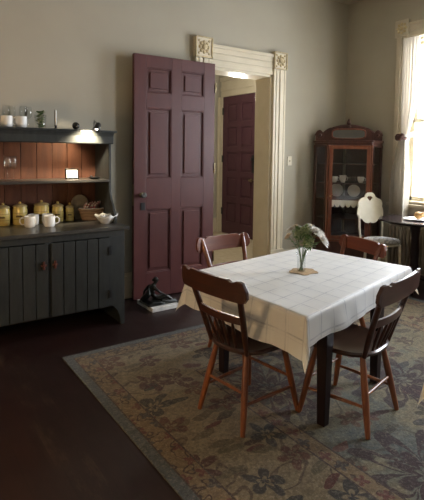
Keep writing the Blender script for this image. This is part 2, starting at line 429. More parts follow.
def copy_tree(o, parent=None):
    c = o.copy(); COL.objects.link(c)
    if parent: c.parent = parent
    for ch in list(o.children): copy_tree(ch, c)
    return c
def T(x=0, y=0, z=0): return Matrix.Translation((x,y,z))
def R(a, ax='Z'): return Matrix.Rotation(a, 4, ax)

# ------------------------------------------------------------------ room
WX, WY, CZ = 5.475, 4.528, 3.66          # right wall, back wall, ceiling
LX, NY = -1.9, -3.0                      # left wall, wall behind the camera
DO0, DO1, DOT = 3.10, 4.05, 2.53         # doorway opening
HX, HY = 5.36, 7.5                       # hall extents
structure(MB().box(LX-.2, WX+.3, NY-.2, WY+.27, -.1, 0).build('floor', 'floor'))
structure(MB().box(LX-.2, WX+.3, NY-.2, WY+.27, CZ, CZ+.1).build('ceiling', 'ceiling'))
w = MB(); w.box(LX-.2, DO0, WY, WY+.27, 0, CZ); w.box(DO1, WX+.3, WY, WY+.27, 0, CZ); w.box(DO0, DO1, WY, WY+.27, DOT, CZ)
structure(w.build('wall_back', 'wall'))
WINS = [(2.36, 3.56), (.25, 1.45)]; WZ0, WZ1 = .945, 3.0
w = MB(); ys = [NY-.2]
for a, b in sorted(WINS): ys += [a, b]
ys.append(WY)
for i in range(0, len(ys), 2): w.box(WX, WX+.3, ys[i], ys[i+1], 0, CZ)
for a, b in WINS: w.box(WX, WX+.3, a, b, 0, WZ0); w.box(WX, WX+.3, a, b, WZ1, CZ)
structure(w.build('wall_right', 'wall'))
structure(MB().box(LX-.2, LX, NY, WY, 0, CZ).build('wall_left', 'wall'))
structure(MB().box(LX-.2, WX, NY-.2, NY, 0, CZ).build('wall_front', 'wall'))
# baseboards
def baseboard(name, x0, x1, y0, y1):
    w = MB(); w.box(x0, x1, y0, y1, 0, .24)
    if x1-x0 > y1-y0: w.box(x0, x1, y0+.008, y1, .24, .27)
    else: w.box(x0+.008, x1, y0, y1, .24, .27)
    return structure(w.build(name, 'trim', bevel=.004))
baseboard('baseboard_back', LX, DO0-.24, WY-.022, WY)
baseboard('baseboard_back_right', DO1+.24, WX-.022, WY-.022, WY)
baseboard('baseboard_right', WX-.022, WX, NY, WY)
# doorway casing: fluted mouldings and rosette blocks
def casing_v(w, x0, x1, y, z0, z1, out=-1):
    W_ = x1-x0
    for a, b, t in ((0,.14,.045), (.14,.24,.028), (.24,.44,.036), (.44,.52,.024), (.52,.74,.036), (.74,.86,.026), (.86,1,.03)):
        w.box(x0+a*W_, x0+b*W_, min(y, y+out*t), max(y, y+out*t), z0, z1)
w = MB()
casing_v(w, DO1, DO1+.22, WY, .30, 2.62); casing_v(w, DO0-.22, DO0, WY, .30, 2.62)
for a, b, t in ((0,.2,.03), (.2,.32,.024), (.32,.55,.038), (.55,.62,.024), (.62,.85,.036), (.85,1,.048)):
    w.box(DO0, DO1, WY-t, WY, 2.53+a*.25, 2.53+b*.25)
for x in (DO0-.225, DO1-.005): w.box(x, x+.23, WY-.05, WY, 0, .30)
for x0, x1 in ((DO0, DO0+.03), (DO1-.03, DO1)):
    w.box(x0-.001, x1+.001, WY-.01, WY+.28, 0, DOT)
w.box(DO0, DO1, WY-.01, WY+.28, DOT-.03, DOT+.001)
cas = structure(w.build('trim_1', 'trim', bevel=.003))
def rosette(parent, x, z, y, s=.115):
    w = MB(); w.box(x-s, x+s, y-.055, y, z-s, z+s); w.build('corner_block', 'trim', parent, bevel=.004)
    w = MB(); m = T(x, y-.055, z) @ R(pi/2, 'X')
    w.lathe([(.0,.0), (.03,.0), (.035,.016), (.022,.026), (.001,.03)], 14, m)
    for k in range(8):
        a = k*pi/4; w.ball((x+.055*cos(a), y-.055, z+.055*sin(a)), .022, 8, 6, (1,.7,1))
    for k in range(4):
        a = k*pi/2+pi/4; w.ball((x+.088*cos(a)*1.1, y-.055, z+.088*sin(a)*1.1), .016, 8, 6, (1,.6,1))
    for a, b, c, d in ((x-s,x+s,z-s,z-s+.014), (x-s,x+s,z+s-.014,z+s), (x-s,x-s+.014,z-s,z+s), (x+s-.014,x+s,z-s,z+s)):
        w.box(a, b, y-.066, y-.05, c, d)
    w.build('rosette', 'rosette', parent)
rosette(cas, DO0-.115, 2.725, WY); rosette(cas, DO1+.10, 2.71, WY, .108)
# hall beyond
structure(MB().box(2.0, HX+.2, WY+.27, HY+.2, -.1, -.001).build('floor_hall', 'hallfloor'))
structure(MB().box(2.0, HX+.2, WY+.27, HY+.2, CZ, CZ+.1).build('ceiling_hall', 'ceiling'))
structure(MB().box(2.0, HX, HY, HY+.2, 0, CZ).build('wall_hall_back', 'wall'))
structure(MB().box(HX, HX+.2, WY+.27, HY+.2, 0, CZ).build('wall_hall_right', 'wall'))
structure(MB().box(1.8, 2.0, WY+.27, HY+.2, 0, CZ).build('wall_hall_left', 'wall'))
baseboard('baseboard_hall', 2.0, HX, HY-.022, HY)
# panelled door: built in local coords, width along +X from the hinge, thickness Y
def panel_door(name, W_, H_, th, cols, rows, mat, loc, rz, recess=.019):
    w = MB()
    xs = [0]; 
    for a, b in cols: xs += [a*W_, b*W_]
    xs.append(W_); zs = [0]
    for a, b in rows: zs += [a*H_, b*H_]
    zs.append(H_)
    for i in range(0, len(xs), 2): w.box(xs[i], xs[i+1], 0, th, 0, H_)
    for i in range(0, len(zs), 2):
        for j in range(1, len(xs)-1, 2): w.box(xs[j]-.001, xs[j+1]+.001, 0, th, zs[i], zs[i+1])
    for a, b in cols:
        for c, d in rows:
            x0, x1, z0, z1 = a*W_, b*W_, c*H_, d*H_
            w.box(x0, x1, recess, th-recess, z0, z1)
            m = .045
            if x1-x0 > .15:
                for y0, y1 in ((.004, recess), (th-recess, th-.004)):
                    w.box(x0+m, x1-m, y0+.003, y1-.0, z0+m, z1-m)
            for y0, y1 in ((.003, recess), (th-recess, th-.003)):      # moulding strips
                w.box(x0, x0+.012, y0, y1, z0, z1); w.box(x1-.012, x1, y0, y1, z0, z1)
                w.box(x0, x1, y0, y1, z0, z0+.012); w.box(x0, x1, y0, y1, z1-.012, z1)
    o = structure(w.build(name, mat, bevel=.004)); o.location = loc; o.rotation_euler = (0,0,rz); return o
rows6 = [(.105,.372), (.50,.787), (.85,.95)]
d1 = panel_door('door_1', .975, 2.52, .045, [(.145,.44), (.56,.86)], rows6, 'door', (3.06, 4.405, .012), pi+radians(-1.5))
# in door space: X runs from the hinge to the free edge, room side is +Y (after the turn)
w = MB(); m = T(.885, .045, 1.09) @ R(-pi/2, 'X')
w.lathe([(.006,.0), (.012,.002), (.010,.03), (.018,.036), (.029,.046), (.031,.058), (.022,.068), (.001,.07)], 18, m)
w.build('door_knob', 'chrome', d1, smooth=True)
w = MB(); w.lathe([(.0,.0), (.028,.0), (.028,.006), (.018,.009), (0,.009)], 18, T(.885,.045,1.09) @ R(-pi/2,'X')); w.build('knob_rose', 'brass', d1, smooth=True)
w = MB(); w.box(.955, .977, .006, .039, .98, 1.2); w.build('lock_plate', 'brass', d1, bevel=.001)
w = MB(); w.box(.85, .9, .045, .052, .93, 1.01); w.build('keyhole_cover', 'iron', d1, bevel=.003)
for z in (.3, 1.3, 2.2): MB().lathe([(.008,0),(.008,.11)], 10, T(-.004,.05,z)).build('hinge', 'brass', d1)
# hall door on the hall's right wall, with casing and transom-height header
HD0, HD1 = 6.30, 7.34
w = MB()
for a, b, t in ((0,.3,.03), (.3,.5,.045), (.5,.8,.03), (.8,1,.06)):
    w.box(HX-t, HX, HD0-.12, HD1+.05, 2.6+a*.36, 2.6+b*.36)
w.box(HX-.03, HX, HD1, HD1+.12, 0, 2.6); w.box(HX-.045, HX, HD1+.10, HD1+.14, 0, 2.6); w.box(HX-.03, HX, HD0-.14, HD0, 0, 2.6)
structure(w.build('trim_2', 'trim', bevel=.004))
rows10 = [(.085,.235), (.275,.42), (.455,.60), (.635,.78), (.815,.945)]
d2 = panel_door('door_2', HD1-HD0-.02, 2.58, .045, [(.13,.44), (.55,.87)], rows10, 'halldoor', (HX-.02, HD1-.01, .012), -pi/2)
w = MB(); w.box(.90, .955, -.02, .0, 1.18, 1.5); w.lathe([(.03,0),(.034,.03),(.0,.034)], 14, T(.93,-.02,1.42)@R(pi/2,'X')); w.build('lock_box', 'iron', d2, bevel=.004)
w = MB(); w.lathe([(.01,0),(.012,.03),(.03,.045),(.03,.06),(0,.07)], 14, T(.93,0,1.05)@R(pi/2,'X')); w.box(.85,.94,-.055,-.035,1.03,1.06); w.build('door_knob', 'brass', d2, smooth=True)
for z in (.35, 1.35, 2.25): MB().box(-.012, .03, -.012, .0, z, z+.13).build('hinge', 'iron', d2)

# light switch
sw = thing('light_switch', 'small ivory light switch plate on the wall right of the doorway', 'light switch', (4.383, WY-.006, 1.447))
MB().box(-.037, .037, -.006, .006, -.06, .06).build('switch_plate', 'plastic', sw, bevel=.003)
MB().box(-.006, .006, -.018, -.004, -.012, .014).build('toggle', 'trim', sw, bevel=.002)
# thermostat-like pull on the frame skipped

# hall ceiling lamp
hl = thing('hall_ceiling_lamp', 'lit white glass lamp hanging in the hall, seen through the doorway top', 'ceiling lamp', (4.40, 6.05, 2.76))
w = MB(); w.lathe([(.06,.0),(.13,.03),(.15,.07),(.10,.12),(.05,.14)], 20); w.build('lamp_shade', 'lit', hl, smooth=True)
w = MB(); w.lathe([(.008,.14),(.008,1.03)], 8); w.lathe([(.055,.985),(.05,1.03)],14); w.build('lamp_rod', 'brass', hl)

# ------------------------------------------------------------------ windows
def window(name, y0, y1, withtrim):
    w = MB(); xf = WX+.06
    w.box(WX-.0, WX+.3, y0-.001, y0+.03, WZ0, WZ1); w.box(WX, WX+.3, y1-.03, y1+.001, WZ0, WZ1)
    w.box(WX, WX+.3, y0, y1, WZ1-.03, WZ1+.001); w.box(WX-.03, WX+.3, y0, y1, WZ0-.001, WZ0+.02)
    def sash(x, z0, z1):
        w.box(x, x+.04, y0+.03, y0+.085, z0, z1); w.box(x, x+.04, y1-.085, y1-.03, z0, z1)
        w.box(x, x+.04, y0+.03, y1-.03, z0, z0+.055); w.box(x, x+.04, y0+.03, y1-.03, z1-.045, z1)
        n = 3; Wi = y1-y0-.17
        for k in range(1, n): yy = y0+.085+Wi*k/n; w.box(x+.01, x+.032, yy-.012, yy+.012, z0+.05, z1-.04)
        zz = (z0+z1)/2; w.box(x+.01, x+.032, y0+.08, y1-.08, zz-.012, zz+.012)
    mid = (WZ0+WZ1)/2
    sash(xf, WZ0+.02, mid+.03); sash(xf+.05, mid-.02, WZ1-.03)
    o = structure(w.build(name, 'trim', bevel=.003))
    g = MB(); g.box(xf+.018, xf+.022, y0+.08, y1-.08, WZ0+.07, mid); g.box(xf+.068, xf+.072, y0+.08, y1-.08, mid, WZ1-.07)
    g.build('window_glass', 'pane', o)
    if withtrim:
        w = MB()
        for ya, yb in ((y1, y1+.16), (y0-.16, y0)):
            for a, b, t in ((0,.15,.04), (.15,.45,.028), (.45,.55,.02), (.55,.85,.034), (.85,1,.024)):
                w.box(WX-t, WX, ya+a*(yb-ya), ya+b*(yb-ya), WZ0-.02, WZ1+.07)
        for a, b, t in ((0,.3,.03), (.3,.45,.02), (.45,.8,.034), (.8,1,.04)):
            w.box(WX-t, WX, y0, y1, WZ1+a*.2, WZ1+b*.2)
        w.box(WX-.075, WX, y0-.2, y1+.2, WZ0-.055, WZ0-.02); w.box(WX-.03, WX, y0-.15, y1+.15, WZ0-.16, WZ0-.055)
        w.build('window_casing', 'wintrim', o, bevel=.003)
        for yc in (y1+.08, y0-.08):
            w = MB(); w.box(WX-.045, WX, yc-.095, yc+.095, WZ1+.04, WZ1+.25)
            w.build('corner_block', 'wintrim', o, bevel=.004)
            w = MB(); m = T(WX-.045, yc, WZ1+.145) @ R(-pi/2, 'Y')
            w.lathe([(0,0),(.03,0),(.03,.012),(.015,.02),(0,.022)], 12, m)
            for k in range(8):
                a = k*pi/4; w.ball((WX-.045, yc+.055*cos(a), WZ1+.145+.055*sin(a)), .02, 8, 6, (.6,1,1))
            w.build('rosette', 'rosette', o)
    return o
window('window_1', *WINS[0], True); window('window_2', *WINS[1], True)

# curtain rod + curtain
cr = thing('curtain_rod', 'thin curved curtain rod across the top of the window', 'curtain rod', (WX-.10, 2.95, 3.0))
MB().tube([(.085,.63,0), (.0,.62,0), (-.01,.5,0), (-.01,-.6,0), (0,-.72,0), (.085,-.73,0)], .012, 10).build('rod', 'trim', cr, smooth=True)
for y in (.63, -.73): MB().box(.07, .10, y-.02, y+.02, -.03, .03).build('bracket', 'brass', cr, bevel=.003)
cu = thing('window_curtain', 'cream sheer curtain gathered into a dark tieback at the window', 'curtain', (WX-.12, 3.525, 0))
def sheet(rows, ncol, name, mat, parent, solid=0):
    # rows: list of (z, y_left, y_right, x, fold_depth, nfolds, phase)
    w = MB(); uv = []
    for (z, ya, yb, x, fd, nf, ph) in rows:
        for i in range(ncol+1):
            t = i/ncol; a = t*nf*2*pi+ph
            w.v.append(Vector((x+fd*sin(a)+fd*.3*sin(2.3*a+1), ya+(yb-ya)*t+fd*.25*cos(a), z)))
    n = ncol+1
    for k in range(len(rows)-1):
        for i in range(ncol): w.f.append((k*n+i, k*n+i+1, (k+1)*n+i+1, (k+1)*n+i))
    return w.build(name, mat, parent, smooth=True)
rows = []
for k in range(25):
    t = k/24; z = 2.99-t*1.21
    pinch = max(0, (t-.55)/.45); s = pinch**1.7
    rows.append((z, .035-.02*s, -.20+.13*s, -.0, .028-.012*s, 6, .3*t))
sheet(rows, 90, 'curtain_panel', 'curtain', cu)
rows = []
for k in range(21):
    t = k/20; z = 1.77-t*.98
    s = min(1, t*2.2)**.8
    rows.append((z, .02+.10*s+.02*t, -.06-.05*s+.04*max(0,t-.6), -.01, .018+.026*s, 5, 1+.5*t))
sheet(rows, 80, 'curtain_tail', 'swag', cu)
# swag of the crossing panel: sweeps from the top right down into the tieback
w = MB(); N = 26; Mn = 16
for k in range(N+1):
    t = k/N
    for i in range(Mn+1):
        q = i/Mn
        lo = Vector((-.035, .0 - .95*t, 1.73+.13*t+.42*t*t))            # lower edge
        hi = Vector((-.02, .0 - .95*t, 1.79+.20*t+.62*t*t))
        p = lo.lerp(hi, q); p.x += .016*sin(q*4*pi*1.5+t*2)*(.4+t)
        w.v.append(p)
for k in range(N):
    for i in range(Mn): a = k*(Mn+1)+i; w.f.append((a, a+1, a+Mn+2, a+Mn+1))
w.build('curtain_swag', 'swag', cu, smooth=True)
w = MB(); w.tube([(-.06+.05*cos(a), -.02+.055*sin(a), 1.76+.012*sin(a)) for a in [i*pi/8 for i in range(16)]], .02, 8, closed=True)
for k in range(14):
    a = k*2.4; w.ball((-.085+.02*cos(a), -.02+.03*sin(a), 1.765+.02*sin(a*1.7)), .03, 8, 6)
w.build('tieback', 'tie', cu, smooth=True)

# ------------------------------------------------------------------ rug
w = MB(); hx, hy = (RX1-RX0)/2, (RY1-RY0)/2
w.box(-hx, hx, -hy, hy, 0, .008)
rg = tag(w.build('area_rug', 'rug', bevel=.003, loc=((RX0+RX1)/2, (RY0+RY1)/2, .0005)), 'large worn floral oriental rug with slate blue edge on the dark floor', 'rug')

# ------------------------------------------------------------------ hutch
hu = thing('hutch_cupboard', 'dark grey painted plank hutch with orange wood backboards against the left of the wall', 'hutch', (1.08, 4.17, 0))
HL, HR = -.66, .665     # local x
FY, BY = -.31, .33      # local y front/back
w = MB()
w.box(HL, HL+.03, FY+.02, BY, 0, .855); w.box(HR-.03, HR, FY+.02, BY, 0, .855)
w.box(HL, HR, BY-.02, BY, .1, .855); w.box(HL, HR, FY+.02, BY, .17, .195)
w.build('carcass', 'hutch', hu, bevel=.003)
# face frame with arched feet
w = MB(); w.box(HL, HR, FY, FY+.022, .80, .855); w.box(-.03, .03, FY, FY+.022, .19, .80)
def foot(sgn, x):
    pts = [(x, 0), (x, .80), (x-sgn*.15, .80), (x-sgn*.15, .20)]
    for k in range(7):
        a = k/6*pi/2; pts.append((x-sgn*(.15-.115*sin(a)), .0+.19*cos(a)*1.0))
    pts[-1] = (x-sgn*.035, 0)
    if sgn < 0: pts = pts[::-1]
    w.prism(pts, FY, FY+.022, 'XZ')
foot(1, HR); foot(-1, HL)
w.build('face_frame', 'hutch', hu, bevel=.003)
def plank_door(x0, x1, knob_x, hinge_x):
    w = MB(); n = 5; W_ = (x1-x0)/n
    for k in range(n): w.box(x0+k*W_+.0035, x0+(k+1)*W_-.0035, FY-.018, FY-.002, .19, .795)
    o = w.build('door', 'hutch', hu, bevel=.003)
    w = MB(); w.box(x0+.006, x1-.006, FY-.004, FY+.004, .195, .79); w.build('door_backing', 'groove', o)
    w = MB(); w.box(knob_x-.022, knob_x+.022, FY-.034, FY-.018, .615, .63); w.box(knob_x-.008, knob_x+.008, FY-.04, FY-.018, .59, .655)
    w.build('latch', 'latch', o, bevel=.003)
    for z in (.30, .68):
        w = MB(); w.box(hinge_x-.014, hinge_x+.014, FY-.026, FY-.001, z-.035, z+.035); w.build('hinge', 'iron', o, bevel=.002)
plank_door(.015, HR-.15, .045, HR-.145); plank_door(HL+.15, -.005, -.045, HL+.145)
w = MB(); w.box(HL-.03, HR+.035, FY-.03, BY, .857, .888); w.build('countertop', 'hutchtop', hu, bevel=.006)
# upper part
def side(x0, x1):
    prof = [(BY, .888), (-.16, .888), (-.165, .93), (-.145, .99), (-.105, 1.05), (-.065, 1.11), (-.04, 1.18), (-.035, 1.26), (-.035, 1.66), (BY, 1.66)]
    w = MB(); w.prism(prof, x0, x1, 'YZ'); w.build('side_panel', 'hutch', hu, bevel=.003)
side(HR-.032, HR-.01); side(HL+.01, HL+.032)
w = MB(); n = 9; W_ = (HR-HL-.064)/n
for k in range(n): w.box(HL+.032+k*W_+.002, HL+.032+(k+1)*W_-.002, BY-.022, BY-.006, .888, 1.66)
w.build('backboard', 'planks', hu, bevel=.002)
w = MB(); w.box(HL+.032, HR-.032, BY-.006, BY, .888, 1.66); w.build('backboard_seam', 'groove', hu)
w = MB(); w.box(HL+.032, HR-.032, -.035, BY-.022, 1.262, 1.286); w.build('shelf', 'hutchtop', hu, bevel=.004)
w = MB(); w.box(HL-.03, HR+.03, -.078, BY, 1.715, 1.735); w.build('top_board', 'hutch', hu, bevel=.004)
w = MB(); w.prism([(-.037,1.612),(-.045,1.612),(-.052,1.62),(-.056,1.68),(-.068,1.714),(-.037,1.714)], HL-.005, HR+.005, 'YZ'); w.build('cornice', 'hutch', hu, bevel=.001)

CT = .889
# canisters
def canister(loc, label, r=.05, h=.14, knobr=.012):
    t = thing('canister', label, 'canister', loc, 0, 'yellow lidded canisters on the hutch counter')
    w = MB(); w.lathe([(r*.93,0),(r,.006),(r,h*.85),(r*.93,h*.93),(r*.93,h)], 24); w.build('body', 'yellow_glaze', t, smooth=True)
    w = MB(); w.lathe([(r*.98,h),(r*1.02,h+.006),(r*.9,h+.014),(r*.45,h+.024),(.001,h+.026)], 24); l = w.build('lid', 'lidglaze', t, smooth=True)
    w = MB(); w.lathe([(.006,h+.022),(knobr,h+.034),(knobr*.9,h+.043),(.001,h+.047)], 14); w.build('knob', 'yellow_glaze', l, smooth=True)
    w = MB()
    for k in range(7):
        a0 = -2.4+k*.12; 
        w.box(-.004, .004, -r-.0012, -r+.001, h*.44, h*(.52+.03*(k % 2)), R(a0+1.57-.3+.4))
    w.build('print', 'brown_print', t)
    for q in (.66, .30): MB().lathe([(r+.0006,h*q),(r+.0008,h*(q+.018))], 24, cap=False).build('ring', 'brown_print', t)
canister((.845, 4.40, CT), 'yellow lidded canister, leftmost of the five on the hutch counter', .056, .15)
canister((.985, 4.40, CT), 'yellow lidded canister, second from the left, behind the left white mug', .060, .155)
canister((1.170, 4.395, CT), 'widest yellow lidded canister, behind the two middle mugs', .066, .16)
canister((1.318, 4.40, CT), 'yellow lidded canister just right of the white mugs', .052, .14)
canister((1.425, 4.38, CT), 'smallest yellow lidded canister, beside the wicker basket', .038, .125)
# mugs
def make_mug():
    t = thing('white_mug', '', 'mug')
    r, h = .047, .093
    w = MB(); w.lathe([(.001,0),(r*.8,0),(r*.95,.008),(r,.03),(r,h),(r*.93,h),(r*.92,.02),(r*.7,.01),(.001,.009)], 24, cap=False); w.build('body', 'white_china', t, smooth=True)
    w = MB(); w.tube([(r*.95,0,h*.82),(r+.018,0,h*.88),(r+.034,0,h*.7),(r+.034,0,h*.45),(r+.018,0,h*.24),(r*.95,0,h*.26)], .0055, 8); w.build('handle', 'white_china', t, smooth=True)
    return t
mug0 = make_mug(); first = True
mugs = [((1.018, 4.19, CT), 2.9, 'white mug at the front left of the counter, handle to the left', 'white mugs on the hutch counter'),
        ((1.168, 4.14, CT), -.2, 'white mug at the front right of the counter, handle to the right', 'white mugs on the hutch counter'),
        ((1.075, 4.30, CT), 2.4, 'white mug in the back row, behind the left front mug', 'white mugs on the hutch counter'),
        ((1.190, 4.275, CT), 1.2, 'white mug in the back row, behind the right front mug', 'white mugs on the hutch counter'),
        ((.845, 4.20, 1.736), -.1, 'white mug on top of the hutch, leftmost', 'white mugs on top of the hutch'),
        ((.958, 4.20, 1.736), 2.4, 'white mug on top of the hutch beside the plant glass', 'white mugs on top of the hutch')]
for i, (p, a, l, g) in enumerate(mugs):
    m = mug0 if i == 0 else copy_tree(mug0)
    m.location = p; m.rotation_euler = (0,0,a); m['label'] = l; m['group'] = g
# wine glasses
def make_wine():
    t = thing('wine_glass', '', 'wine glass')
    w = MB(); w.lathe([(.034,0),(.032,.003),(.004,.008)], 20); w.build('foot', 'glass', t, smooth=True)
    w = MB(); w.lathe([(.004,.008),(.0035,.09),(.008,.10)], 12); w.build('stem', 'glass', t, smooth=True)
    w = MB(); w.lathe([(.003,.10),(.018,.105),(.036,.13),(.040,.16),(.036,.20),(.031,.225)], 24, cap=False); w.build('bowl', 'glass', t, smooth=True, solid=.0015)
    return t
wg0 = make_wine()
wines = [((.868,4.33,1.736), 'clear wine glass on top of the hutch, leftmost of four', 'wine glasses on top of the hutch'),
         ((.925,4.39,1.736), 'clear wine glass on top of the hutch, second of four', 'wine glasses on top of the hutch'),
         ((1.005,4.32,1.736), 'clear wine glass on top of the hutch, third of four', 'wine glasses on top of the hutch'),
         ((1.06,4.38,1.736), 'clear wine glass on top of the hutch, closest to the plant glass', 'wine glasses on top of the hutch'),
         ((.86,4.27,1.287), 'clear wine glass at the left end of the middle shelf', 'wine glasses on the middle shelf'),
         ((.925,4.36,1.287), 'clear wine glass set back on the middle shelf', 'wine glasses on the middle shelf')]
for i, (p, l, g) in enumerate(wines):
    m = wg0 if i == 0 else copy_tree(wg0)
    m.location = p; m['label'] = l; m['group'] = g
    m.scale = (.82,.82,.86) if p[2] > 1.5 else (.85,.85,.92)
# glass with sprigs
t = thing('glass_of_sprigs', 'clear glass tumbler holding leafy green sprigs on top of the hutch', 'potted plant', (1.13,4.25,1.736))
w = MB(); w.lathe([(.001,0),(.04,0),(.046,.05),(.05,.12)], 22, cap=False); w.build('tumbler', 'glass', t, smooth=True, solid=.002)
w = MB(); rr = random.Random(3)
def leaf(w, base, d, L, wd, bend=.3):
    d = Vector(d).normalized(); up = Vector((0,0,1)) if abs(d.z) < .95 else Vector((1,0,0))
    s = d.cross(up).normalized(); n = s.cross(d); b = Vector(base); vs = []
    for k in range(5):
        q = k/4; ww = wd*sin(pi*(.08+.92*q)**.8) if k < 4 else 0.0
        c = b+d*L*q - n*0 + Vector((0,0,-bend*L*q*q))
        vs += [c-s*ww, c+n*ww*.15, c+s*ww]
    fs = []
    for k in range(4):
        for i in range(2): fs.append((k*3+i, k*3+i+1, k*3+i+4, k*3+i+3))
    w.add(vs, fs)
for k in range(150):
    a = rr.uniform(0, 2*pi); z = rr.uniform(.01,.15); r0 = rr.uniform(0,.028)
    leaf(w, (r0*cos(a), r0*sin(a), z), (cos(a), sin(a), rr.uniform(.1,.9)), rr.uniform(.025,.038) if z > .09 else .022, .014)
w.build('leaves', 'leaf', t)
w = MB()
for k in range(7):
    a = k*.9; w.tube([(.015*cos(a),.015*sin(a),.005),(.022*cos(a),.022*sin(a),.12)], .0018, 5)
w.build('stems', 'palegreen', t)
# slim candlestick
t = thing('candle_holder', 'slim white candle in a small dark holder on top of the hutch', 'candle', (1.262,4.25,1.736))
MB().lathe([(.001,0),(.026,0),(.026,.004),(.01,.01),(.009,.03),(.013,.034),(.001,.034)], 18).build('holder', 'iron', t, smooth=True)
MB().lathe([(.008,.034),(.0075,.165),(.001,.168)], 12).build('candle', 'white_china', t, smooth=True)
MB().tube([(-.011,0,.03),(-.011,0,.17)], .002, 6).build('wire_stem', 'iron', t)
# round black ball
t = thing('round_knob_ornament', 'small round black ball ornament on top of the hutch', 'ornament', (1.425,4.2,1.736))
MB().ball((0,0,.035), .033, 16, 10).build('ball', 'blacklacquer', t, smooth=True)
MB().lathe([(.014,0),(.012,.005)], 14).build('base', 'iron', t)
# clip lamp shining down
t = thing('clip_spotlight', 'small dark clip-on spotlight lit at the right end of the hutch top', 'lamp', (1.575,4.115,1.736))
MB().box(-.02,.02,-.02,.05,0,.012).build('clamp', 'iron', t, bevel=.003)
MB().tube([(0,.03,.01),(0,.03,.06),(-.01,.0,.085),(-.01,-.045,.065),(-.012,-.07,.04)], .006, 8).build('arm', 'chrome', t, smooth=True)
hm = T(-.015,-.085,.02) @ R(radians(25), 'Y') @ R(radians(168), 'X')
w = MB(); w.lathe([(.012,-.045),(.022,-.035),(.028,.0),(.036,.03)], 20, hm, cap=False); w.lathe([(.001,-.046),(.012,-.045)], 12, hm, cap=False)
w.build('lamp_head', 'iron', t, smooth=True, solid=.002)
w = MB(); w.ball((0,0,.008), .016, 12, 8, mat=hm); w.build('bulb', 'lit', t, smooth=True)
# middle shelf items
t = thing('framed_card', 'small white card in a black standing frame on the middle shelf', 'picture frame', (1.413,4.27,1.287), 0)
tilt = R(radians(-10),'X')
w = MB()
for a in ((-.062,-.05,0,.098),(.05,.062,0,.098),(-.062,.062,0,.012),(-.062,.062,.086,.098)): w.box(a[0],a[1],-.006,.006,a[2],a[3],tilt)
w.build('frame', 'blacklacquer', t, bevel=.001)
MB().box(-.05,.05,-.003,.002,.012,.086,tilt).build('card', 'paper', t)
MB().box(-.02,.02,.046,.050,0,.09,R(radians(10),'X')).build('stand', 'blacklacquer', t)
w = MB()
for k,(a,b) in enumerate(((.03,.062),(.024,.05),(.02,.04))): w.box(-.035,.0+.035*(1-k*.25),-.0075,-.0055,0,0,tilt) if 0 else None
for z, x1 in ((.062,.028),(.048,.034),(.034,.02)): w.box(-.032, x1, -.0045,-.003, z, z+.004, tilt)
w.build('card_writing', 'brown_print', t)
t = thing('dark_dish', 'small dark low dish at the right end of the middle shelf', 'dish', (1.605,4.22,1.287))
w = MB(); w.lathe([(.001,0),(.03,0),(.052,.014),(.055,.02),(.05,.02),(.028,.006),(.001,.006)], 22, cap=False); w.build('bowl', 'iron', t, smooth=True)
MB().ball((-.03,0,.022), .014, 10, 7).build('knob', 'iron', t)
# basket with napkin
t = thing('wicker_basket', 'oval wicker basket on the counter in front of a rounded board', 'basket', (1.62,4.33,CT), radians(-6), scale=1.22)
w = MB(); prof = [(.0,.004),(.075,.004),(.09,.045),(.1,.085),(.093,.085),(.083,.045),(.068,.012),(0,.012)]
vs = []; w.lathe(prof, 28, Matrix.Diagonal((1.0,.72,1,1)), cap=False); w.build('body', 'wicker', t, smooth=True)
w = MB(); w.tube([(.1*cos(a), .072*sin(a), .087) for a in [i*pi/14 for i in range(28)]], .007, 8, closed=True); w.build('rim', 'wicker', t, smooth=True)
MB().lathe([(.066,.014),(.083,.05),(.092,.082),(.099,.094),(.096,.098),(.085,.06)], 28, Matrix.Diagonal((1.0,.72,1,1)), cap=False).build('lining', 'napkin_white', t, smooth=True)
rr = random.Random(5)
for k in range(6):
    nk = MB(); nk.prism([(-.05,0),(.05,0),(.046,.055),(.012,.072),(-.045,.05)], -.005, .005, 'XZ', R(rr.uniform(-.3,.3)+.9) @ R(.45,'X') @ R(rr.uniform(-.3,.3),'Y'))
    a = -.075+k*.026
    o = nk.build('folded_napkin', 'napkin', bevel=.002, loc=(1.62+a, 4.33+rr.uniform(-.015,.015), CT+.115), rot=(0,0,rr.uniform(-.4,.4)))
    tag(o, 'red and white striped folded napkin standing in the wicker basket', 'napkin', 'striped napkins in the wicker basket')
t = thing('serving_board', 'rounded grey tan board leaning behind the wicker basket', 'serving board', (1.565,4.438,CT), scale=1.35)
pts = [(.062*cos(a)*1.0+.0, .115+.062*sin(a)) for a in [i*pi/8 for i in range(9)]] + [(-.055,.05),(-.05,0),(.05,0),(.055,.05)]
w = MB(); w.prism(pts, -.006, .006, 'XZ', R(radians(-8),'Y')@R(radians(-4),'X')); w.build('board', 'wicker_lid', t, bevel=.003)
